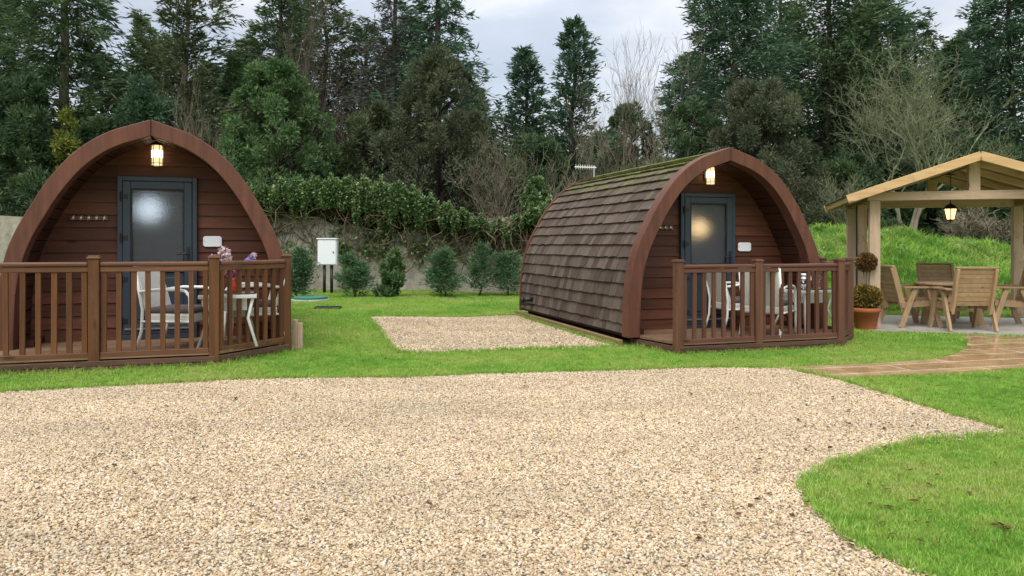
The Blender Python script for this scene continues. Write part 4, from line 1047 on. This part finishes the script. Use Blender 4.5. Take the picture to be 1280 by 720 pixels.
# timber edging beside the right pod, and offcuts beside the left deck
a, b = G(646, 393.5), G(776, 433); d = (b - a).normalized()
tag(obj('edging_board', MB().bar(a + Vector((0, 0, .03)), b + Vector((0, 0, .03)), .07, .10), M['edging'], bevel=.01), 'long mossy timber edging board between the gravel patch and the right pod', 'edging board')
p = G(369, 437)
tag(obj('timber_stub', MB().box((0, 0, .16), (.05, .09, .38)).box((.052, .02, .14), (.05, .07, .34)), M['oak'], bevel=.005, loc=(p.x, p.y, p.z)), 'pale timber stubs standing in the grass at the right end of the left deck', 'post')

# ------------------------------------------------------------------ white deck furniture
def wicker_chair(label, loc, rz, group):
    t = thing('armchair', label, 'chair', loc, rz, group)     # faces +x
    obj('seat', MB().box((0, 0, .33), (.48, .50, .10)), M['wicker'], t, bevel=.02)
    obj('cushion', MB().box((.01, 0, .41), (.49, .48, .055)), M['cushion'], t, bevel=.022)
    rot = Matrix.Rotation(R(-16), 3, 'Y')
    obj('backrest', MB().box((-.285, 0, .62), (.035, .48, .50), rot=rot).tube([(-.345, -.25, .86), (-.345, .25, .86)], .018, 8), M['wicker'], t, bevel=.008)
    for s in (-1, 1):
        y = s * .265
        obj('arm', MB().tube([(-.28, y, .60), (-.1, y, .625), (.12, y, .625), (.20, y, .61), (.245, y, .56), (.25, y, .45), (.255, y, .2), (.265, y, .006)], .017, 10), M['white'], t, True)
        obj('rear_leg', MB().tube([(-.345, y * .95, .86), (-.26, y * .95, .42), (-.27, y * .95, .2), (-.33, y * .95, .006)], .016, 8), M['white'], t, True)
        obj('side_rail', MB().tube([(-.26, y, .30), (.25, y, .30)], .012, 8), M['white'], t, True)
    return t
def wicker_table(label, loc, rz):
    t = thing('patio_table', label, 'table', loc, rz, 'white tables on the pod decks')
    obj('tabletop', MB().box((0, 0, .565), (.56, .56, .014)), M['clear'], t, bevel=.004)
    rim = MB()
    for s in (-1, 1): rim.box((s * .272, 0, .535), (.035, .58, .04)).box((0, s * .272, .535), (.51, .035, .04))
    obj('rim', rim, M['wicker'], t, bevel=.006)
    for sx in (-1, 1):
        for sy in (-1, 1): obj('leg', MB().tube([(sx * .25, sy * .25, .52), (sx * .20, sy * .20, .3), (sx * .29, sy * .29, .006)], .016, 8), M['white'], t, True)
    obj('apron', MB().box((0, 0, .45), (.40, .40, .14)), M['wicker'], t, bevel=.01)
    return t
def dw(o, a, b, z=FLOOR): x, y = podw(o, a, b); return (x, y, o.z + z)
GC = 'white wicker armchairs on the pod decks'
ch = wicker_chair('white wicker armchair in front of the left pod door, facing the table', dw(POD_L, .32, -.42), R(-4), GC)
dup(ch, dw(POD_L, 1.03, .10), PODA + R(190), 'white wicker armchair tucked against the right side of the left pod, beyond the flowers', GC)
dup(ch, dw(POD_R, .33, -.42), PODA + R(35), 'white wicker armchair with its wide back seen through the rails of the right deck', GC)
dup(ch, dw(POD_R, .22, .12), PODA - R(5), 'white wicker armchair beside the door of the right pod, mostly hidden behind the nearer one', GC)
tb = wicker_table('white table carrying the flower vase on the left deck', dw(POD_L, .80, -.30), PODA)
dup(tb, dw(POD_R, 1.05, -.22), PODA + R(8), 'white table with a glass jug at the right end of the right deck')
TZ = FLOOR + .573
# vase of flowers
x, y, z = dw(POD_L, .84, -.26, TZ); t = thing('flower_vase', 'red and clear vase of pink, white and violet flowers on the left table', 'vase', (x, y, z), .3)
obj('vase', MB().lathe([(.035, 0), (.045, .02), (.05, .07), (.035, .13), (.04, .15), (.034, .15), (.03, .13), (.03, .03)], 16), M['red'], t, True)
def flower(pts, packs_):
    o = obj('stem', MB().tube(pts, .004, 5), M['f_shrub'], t)
    for c, r, n, m in packs_: build_leaves('bloom', [leafball(c, r, n, .035, .03, .1, 1.0, .2)], M[m], o)
flower([(0, 0, .1), (-.05, 0, .25), (-.085, .0, .36), (-.09, .01, .44)], [((-.075, 0, .36), .045, 90, 'petal_w'), ((-.09, .01, .43), .05, 110, 'petal_w'), ((-.05, 0, .28), .04, 80, 'petal_w')])
flower([(0, 0, .1), (-.02, .02, .22), (-.03, .02, .30)], [((-.03, .0, .23), .055, 120, 'petal_m'), ((.02, .01, .27), .04, 80, 'petal_w'), ((0, 0, .18), .05, 90, 'petal_m')])
flower([(0, 0, .1), (-.12, 0, .26), (-.20, 0, .36)], [((-.17, 0, .33), .032, 60, 'petal_v'), ((-.205, 0, .365), .028, 50, 'petal_v'), ((-.14, 0, .29), .03, 50, 'petal_v')])
flower([(0, 0, .1), (.08, 0, .24), (.19, 0, .36)], [((.15, 0, .315), .03, 60, 'petal_v'), ((.19, 0, .355), .03, 60, 'petal_v'), ((.215, 0, .385), .02, 30, 'petal_w')])
def wineglass(label, loc):
    return tag(obj('wine_glass', MB().lathe([(.032, 0), (.032, .004), (.005, .010), (.004, .075), (.02, .09), (.036, .12), (.036, .15), (.028, .175), (.026, .175), (.034, .15), (.034, .12), (.015, .094), (.001, .09)], 16), M['clear'], None, True, loc=loc), label, 'glass', 'glasses on the deck tables')
wineglass('clear wine glass standing left of the flower vase on the left table', dw(POD_L, .64, -.42, TZ))
wineglass('clear wine glass on the right deck table, left of the jug', dw(POD_R, .92, -.36, TZ))
x, y, z = dw(POD_R, 1.06, -.2, TZ); t = thing('jug', 'pale rounded jug with a dark belly on the right deck table', 'jug', (x, y, z), PODA)
obj('body', MB().lathe([(.04, 0), (.07, .03), (.075, .08), (.055, .13), (.04, .16), (.048, .19), (.042, .19), (.035, .16)], 18), M['cabinet'], t, True)
obj('band', MB().lathe([(.0745, .05), (.079, .06), (.079, .10), (.072, .11)], 18), M['iron'], t, True)
obj('handle', MB().tube([(.045, 0, .17), (.10, 0, .16), (.11, 0, .11), (.073, 0, .07)], .008, 8), M['cabinet'], t, True)
wineglass('clear wine glass on the right deck table, right of the jug', dw(POD_R, 1.22, -.30, TZ))

# ------------------------------------------------------------------ timber shelter
gzz = gz(*GZO) + .028
t = thing('garden_shelter', 'open timber shelter with a shallow gable roof at the right edge', 'shelter', (GZO.x, GZO.y, gzz), GZA)
GW, GD, PH = 2.66, 2.6, 1.93; PS = .15; EZ = PH + .13
shelter = t
for (x, y) in ((0, 0), (0, GD / 2), (0, GD), (GW, 0), (GW, GD / 2), (GW, GD)):
    pst = obj('post', MB().box((x, y, PH / 2), (PS, PS, PH)), M['oak'], t, bevel=.008)
    if (x, y) == (0, GD / 2):
        obj('conduit', MB().tube([(-.09, -.12, .02), (-.09, -.12, PH)], .012, 8), M['black'], pst, loc=(x, y, 0)); obj('switch_box', MB().box((-.1, -.12, .93), (.06, .09, .12)), M['steel'], pst, bevel=.008, loc=(x, y, 0))
for y in (0, GD): obj('tie_beam', MB().box((GW / 2, y, PH + .065), (GW + .2, .13, .13)), M['oak_x'], t, bevel=.008)
for x in (0, GW): obj('wall_plate', MB().box((x, GD / 2, PH + .067), (.12, GD - .14, .13)), M['oak_y'], t, bevel=.008)
RZ = 2.56; OV = .38; pitch = math.atan2(RZ - (EZ - .08), GW / 2 + OV); Ye0, Ye1 = -.36, GD + .36
for y in (0, GD): obj('king_post', MB().box((GW / 2, y, (PH + .13 + RZ - .06) / 2), (.15, .12, RZ - .06 - PH - .13)), M['oak'], t, bevel=.006)
ez = RZ - math.tan(pitch) * (GW / 2 + OV)
for s in (-1, 1):
    A = Vector((GW / 2, 0, RZ)); B = Vector((GW / 2 + s * (GW / 2 + OV), 0, ez)); d = (B - A).normalized(); nrm = Vector((-d.z * s, 0, d.x * s)); nrm = nrm if nrm.z > 0 else -nrm
    mb = MB(); n = 13; L = (B - A).length
    for k in range(n):
        p0 = A + d * (L * k / n + .003); p1 = A + d * (L * (k + 1) / n - .003)
        vs_ = [(p0.x, Ye0 + .03, p0.z), (p1.x, Ye0 + .03, p1.z), (p1.x, Ye1, p1.z), (p0.x, Ye1, p0.z)]; up_ = [(v[0] + nrm.x * .02, v[1], v[2] + nrm.z * .02) for v in vs_]
        mb.add(vs_ + up_, [(3, 2, 1, 0), (4, 5, 6, 7), (0, 1, 5, 4), (1, 2, 6, 5), (2, 3, 7, 6), (3, 0, 4, 7)])
    rf = obj('roof_slope', mb, M['oak_y'], t)
    mb = MB(); o1 = nrm * .024; o2 = nrm * .036; c = [A + o1, B + d * .03 + o1, B + d * .03 + o2, A + o2]
    mb.add([(v.x, yy_, v.z) for yy_ in (Ye0 + .02, Ye1 + .01) for v in c], [(0, 1, 2, 3), (7, 6, 5, 4), (0, 4, 5, 1), (1, 5, 6, 2), (2, 6, 7, 3), (3, 7, 4, 0)]); obj('felt', mb, M['felt'], rf)
    for y in (.0, GD / 3, GD * 2 / 3, GD):
        obj('rafter', MB().bar(A - nrm * .052 + d * .08 + Vector((0, y + .10 * (y == 0), 0)), B - nrm * .052 - d * .02 + Vector((0, y + .10 * (y == 0), 0)), .06, .095, nrm), M['oak_x'], t, bevel=.004)
    for y in (Ye0, Ye1): obj('barge_board', MB().bar(A - nrm * .025 + d * .002 + Vector((0, y, 0)), B - nrm * .025 + d * .05 + Vector((0, y, 0)), .035, .125, nrm), M['barge'], t, bevel=.006)
    obj('eave_board', MB().bar(B - nrm * .02 + Vector((0, Ye0 + .02, 0)), B - nrm * .02 + Vector((0, Ye1 - .02, 0)), .025, .085, nrm), M['barge'], t, bevel=.004)
obj('ridge_beam', MB().box((GW / 2, GD / 2, RZ - .075), (.05, GD, .13)), M['oak_y'], t)
# hanging lantern
lx, ly = gzw(GW / 2, GD / 2); lz = 1.80; t = thing('hanging_lantern', 'lit black lantern hanging under the shelter ridge', 'lantern', (lx, ly, lz))
top = gzz + RZ - .14 - lz
obj('chain', MB().tube([(0, 0, .15), (0, 0, top)], .007, 6), M['iron'], t)
obj('hood', MB().lathe([(.115, .07), (.118, .08), (.07, .13), (.02, .155), (.012, .17)], 6), M['iron'], t)
obj('glass', MB().lathe([(.062, -.10), (.10, .072)], 6), M['lantern_glass'], t)
obj('bulb', MB().lathe([(.005, -.05), (.035, -.02), (.035, .02), (.012, .05)], 10), M['bulb'], t)
mb = MB()
for k_ in range(6):
    a = k_ * math.pi / 3; mb.tube([(.105 * math.cos(a), .105 * math.sin(a), .072), (.065 * math.cos(a), .065 * math.sin(a), -.10)], .007, 5)
mb.lathe([(.068, -.098), (.05, -.112), (.012, -.125), (.012, -.14), (.002, -.142)], 6); obj('cage', mb, M['iron'], t)
mb = MB().lathe([(.05, top - .02), (.05, top)], 12); obj('ceiling_rose', mb, M['iron'], t)

# ------------------------------------------------------------------ garden chairs and table
def timber_chair(label, loc, rz, group):
    t = thing('timber_armchair', label, 'chair', loc, rz, group)     # faces +x
    lean = R(-17); rot = Matrix.Rotation(lean, 3, 'Y'); base = Vector((-.22, 0, .36)); upv = rot @ Vector((0, 0, 1))
    mb = MB()
    for k in range(8):
        c = base + upv * (.05 + k * .070); mb.box(c + Vector((0, 0, 0)), (.022, .50, .064), rot=rot)
    obj('backrest', mb, M['teak'], t, bevel=.003)
    for s in (-1, 1): obj('stile', MB().bar(base + Vector((-.005, s * .265, -.10)), base + upv * .585 + Vector((-.005, s * .265, 0)), .04, .085, (1, 0, 0)), M['teak_z'], t, bevel=.006)
    obj('top_rail', MB().box(base + upv * .60, (.05, .58, .03), rot=rot), M['teak'], t, bevel=.006)
    mb = MB()
    for k in range(6): mb.box((-.16 + k * .083, 0, .385 + .008 * k), (.074, .50, .022))
    obj('seat', mb, M['teak'], t, bevel=.003)
    for s in (-1, 1):
        y = s * .285
        obj('seat_rail', MB().bar((-.28, y, .335), (.28, y, .375), .035, .085), M['teak'], t, bevel=.005)
        obj('front_leg', MB().bar((.13, s * .322, .60), (.315, s * .322, .0), .04, .075, (1, 0, 0)), M['teak_z'], t, bevel=.006)
        obj('rear_leg', MB().bar((-.08, s * .322, .60), (-.30, s * .322, .0), .04, .075, (1, 0, 0)), M['teak_z'], t, bevel=.006)
        obj('armrest', MB().box((.03, s * .325, .615), (.60, .095, .03)), M['teak'], t, bevel=.008)
        for (x, z) in ((.20, .39), (.17, .47), (-.15, .42)): obj('bolt', MB().tube([(x, s * .343, z), (x, s * .348, z)], .010, 8), M['steel'], t)
    return t
tp_ = Vector((6.92, 11.95)); TG = 'timber armchairs round the shelter table'
def gfl(x, y): return (x, y, gzz if inside(P_PATIO, np.array([x]), np.array([y]))[0] else gz(x, y))
def face(x, y): return math.atan2(tp_.y - y, tp_.x - x)
cx_, cy_ = 6.70, 11.30
tc1 = timber_chair('timber armchair with its slatted back to the camera in front of the round table', gfl(cx_, cy_), R(86), TG)
for x, y, rz, lab in ((6.22, 11.92, R(2), 'timber armchair on the left of the round table, seen side on and facing right'), (7.22, 12.72, R(-100), 'timber armchair on the far side of the round table, facing the camera'),
                      (7.72, 11.85, R(168), 'timber armchair on the right of the round table, cut by the right edge')):
    dup(tc1, gfl(x, y), rz, lab, TG)
t = thing('round_table', 'round weathered timber table among four armchairs under the shelter', 'table', (tp_.x, tp_.y, gzz), .2)
mb = MB()
for k in range(9):
    a, b = -.52 + k * 1.04 / 9 + .003, -.52 + (k + 1) * 1.04 / 9 - .003
    wa, wb = math.sqrt(max(.004, .53 ** 2 - a * a)), math.sqrt(max(.004, .53 ** 2 - b * b)); mb.prism([(-wa, a), (wa, a), (wb, b), (-wb, b)], .645, .675)
obj('tabletop', mb, M['teak'], t, bevel=.004)
obj('apron', MB().bar((-.42, 0, .60), (.42, 0, .60), .05, .085).box((0, .24, .60), (.05, .40, .085)).box((0, -.24, .60), (.05, .40, .085)), M['teak'], t)
for k in range(4):
    a = k * math.pi / 2 + .78; obj('leg', MB().bar((.30 * math.cos(a), .30 * math.sin(a), .64), (.40 * math.cos(a), .40 * math.sin(a), 0), .05, .09), M['teak_z'], t, bevel=.006)
obj('stretcher', MB().bar((-.25, -.25, .25), (.25, .25, .25), .05, .05).bar((-.25, .25, .252), (-.03, .03, .252), .05, .05).bar((.03, -.03, .252), (.25, -.25, .252), .05, .05), M['teak'], t)

# topiary in a pot
p = G(1082, 413); t = thing('potted_topiary', 'bronze two ball topiary in a terracotta pot beside the shelter post', 'potted plant', (p.x, p.y, p.z))
obj('pot', MB().lathe([(.135, 0), (.14, .01), (.19, .28), (.20, .28), (.212, .29), (.212, .335), (.205, .345), (.19, .345), (.185, .31)], 28), M['terra'], t, True)
obj('soil', MB().lathe([(.001, .30), (.187, .305)], 20), M['soil'], t)
for (x, y) in ((.015, 0), (-.02, .02), (.01, -.03)): obj('stem', MB().tube([(x, y, .3), (x * 1.4, y, .62), (x, y * .6, .92)], [.012, .010, .009], 6), M['twig'], t, True)
build_leaves('lower_ball', [leafball((0, 0, .50), .22, 4200, .045, .026, .1, .78, .55), leafball((.02, -.06, .50), .16, 700, .045, .026, .1, .8, .2)], M['f_box'], t)
build_leaves('upper_ball', [leafball((.01, 0, 1.03), .135, 2600, .04, .024, .1, .95, .5)], M['f_boxtop'], t)

# ------------------------------------------------------------------ leaf litter (stuff)
def litter():
    P = []; D = []
    spots = [(1147, 632, 3), (1095, 660, 2), (1108, 618, 2), (1118, 640, 2), (1253, 668, 5), (1012, 640, 3), (1060, 685, 2), (995, 480, 4)]
    for _ in range(60):
        spots.append((random.uniform(930, 1290), random.uniform(478, 700), 1))
    for _ in range(70): spots.append((random.uniform(40, 960), random.uniform(445, 470), 1))
    for _ in range(45): spots.append((random.uniform(370, 640), random.uniform(384, 440), 1))
    for _ in range(60): spots.append((random.uniform(990, 1260), random.uniform(470, 545), 1))
    for _ in range(60): spots.append((random.uniform(0, 1000), random.uniform(480, 700), 1))
    for px_, py_, n in spots:
        for _ in range(n):
            q = G(px_ + random.gauss(0, 3) * (n > 1), py_ + random.gauss(0, 2) * (n > 1)); P.append((q.x, q.y, q.z + random.uniform(.022, .036))); a = random.uniform(0, 6.28); D.append((math.cos(a), math.sin(a), random.uniform(-.1, .25)))
    P = np.array(P); D = unit(np.array(D)); n = len(P); L = rng.uniform(.02, .055, n); W = L * rng.uniform(.35, .7, n)
    S = np.stack([-D[:, 1], D[:, 0], rng.uniform(-.4, .4, n)], 1); S = unit(S); mid = P + D * L[:, None] * .5; mid[:, 2] += .004
    V = np.stack([P, mid + S * W[:, None] * .5, P + D * L[:, None], mid - S * W[:, None] * .5], 1).reshape(-1, 3)
    tag(npmesh('leaf_litter', V, np.arange(4 * n).reshape(-1, 4), M['litter']), 'scattered dead brown leaves over the lawn and gravel', 'leaves', kind='stuff')
litter()
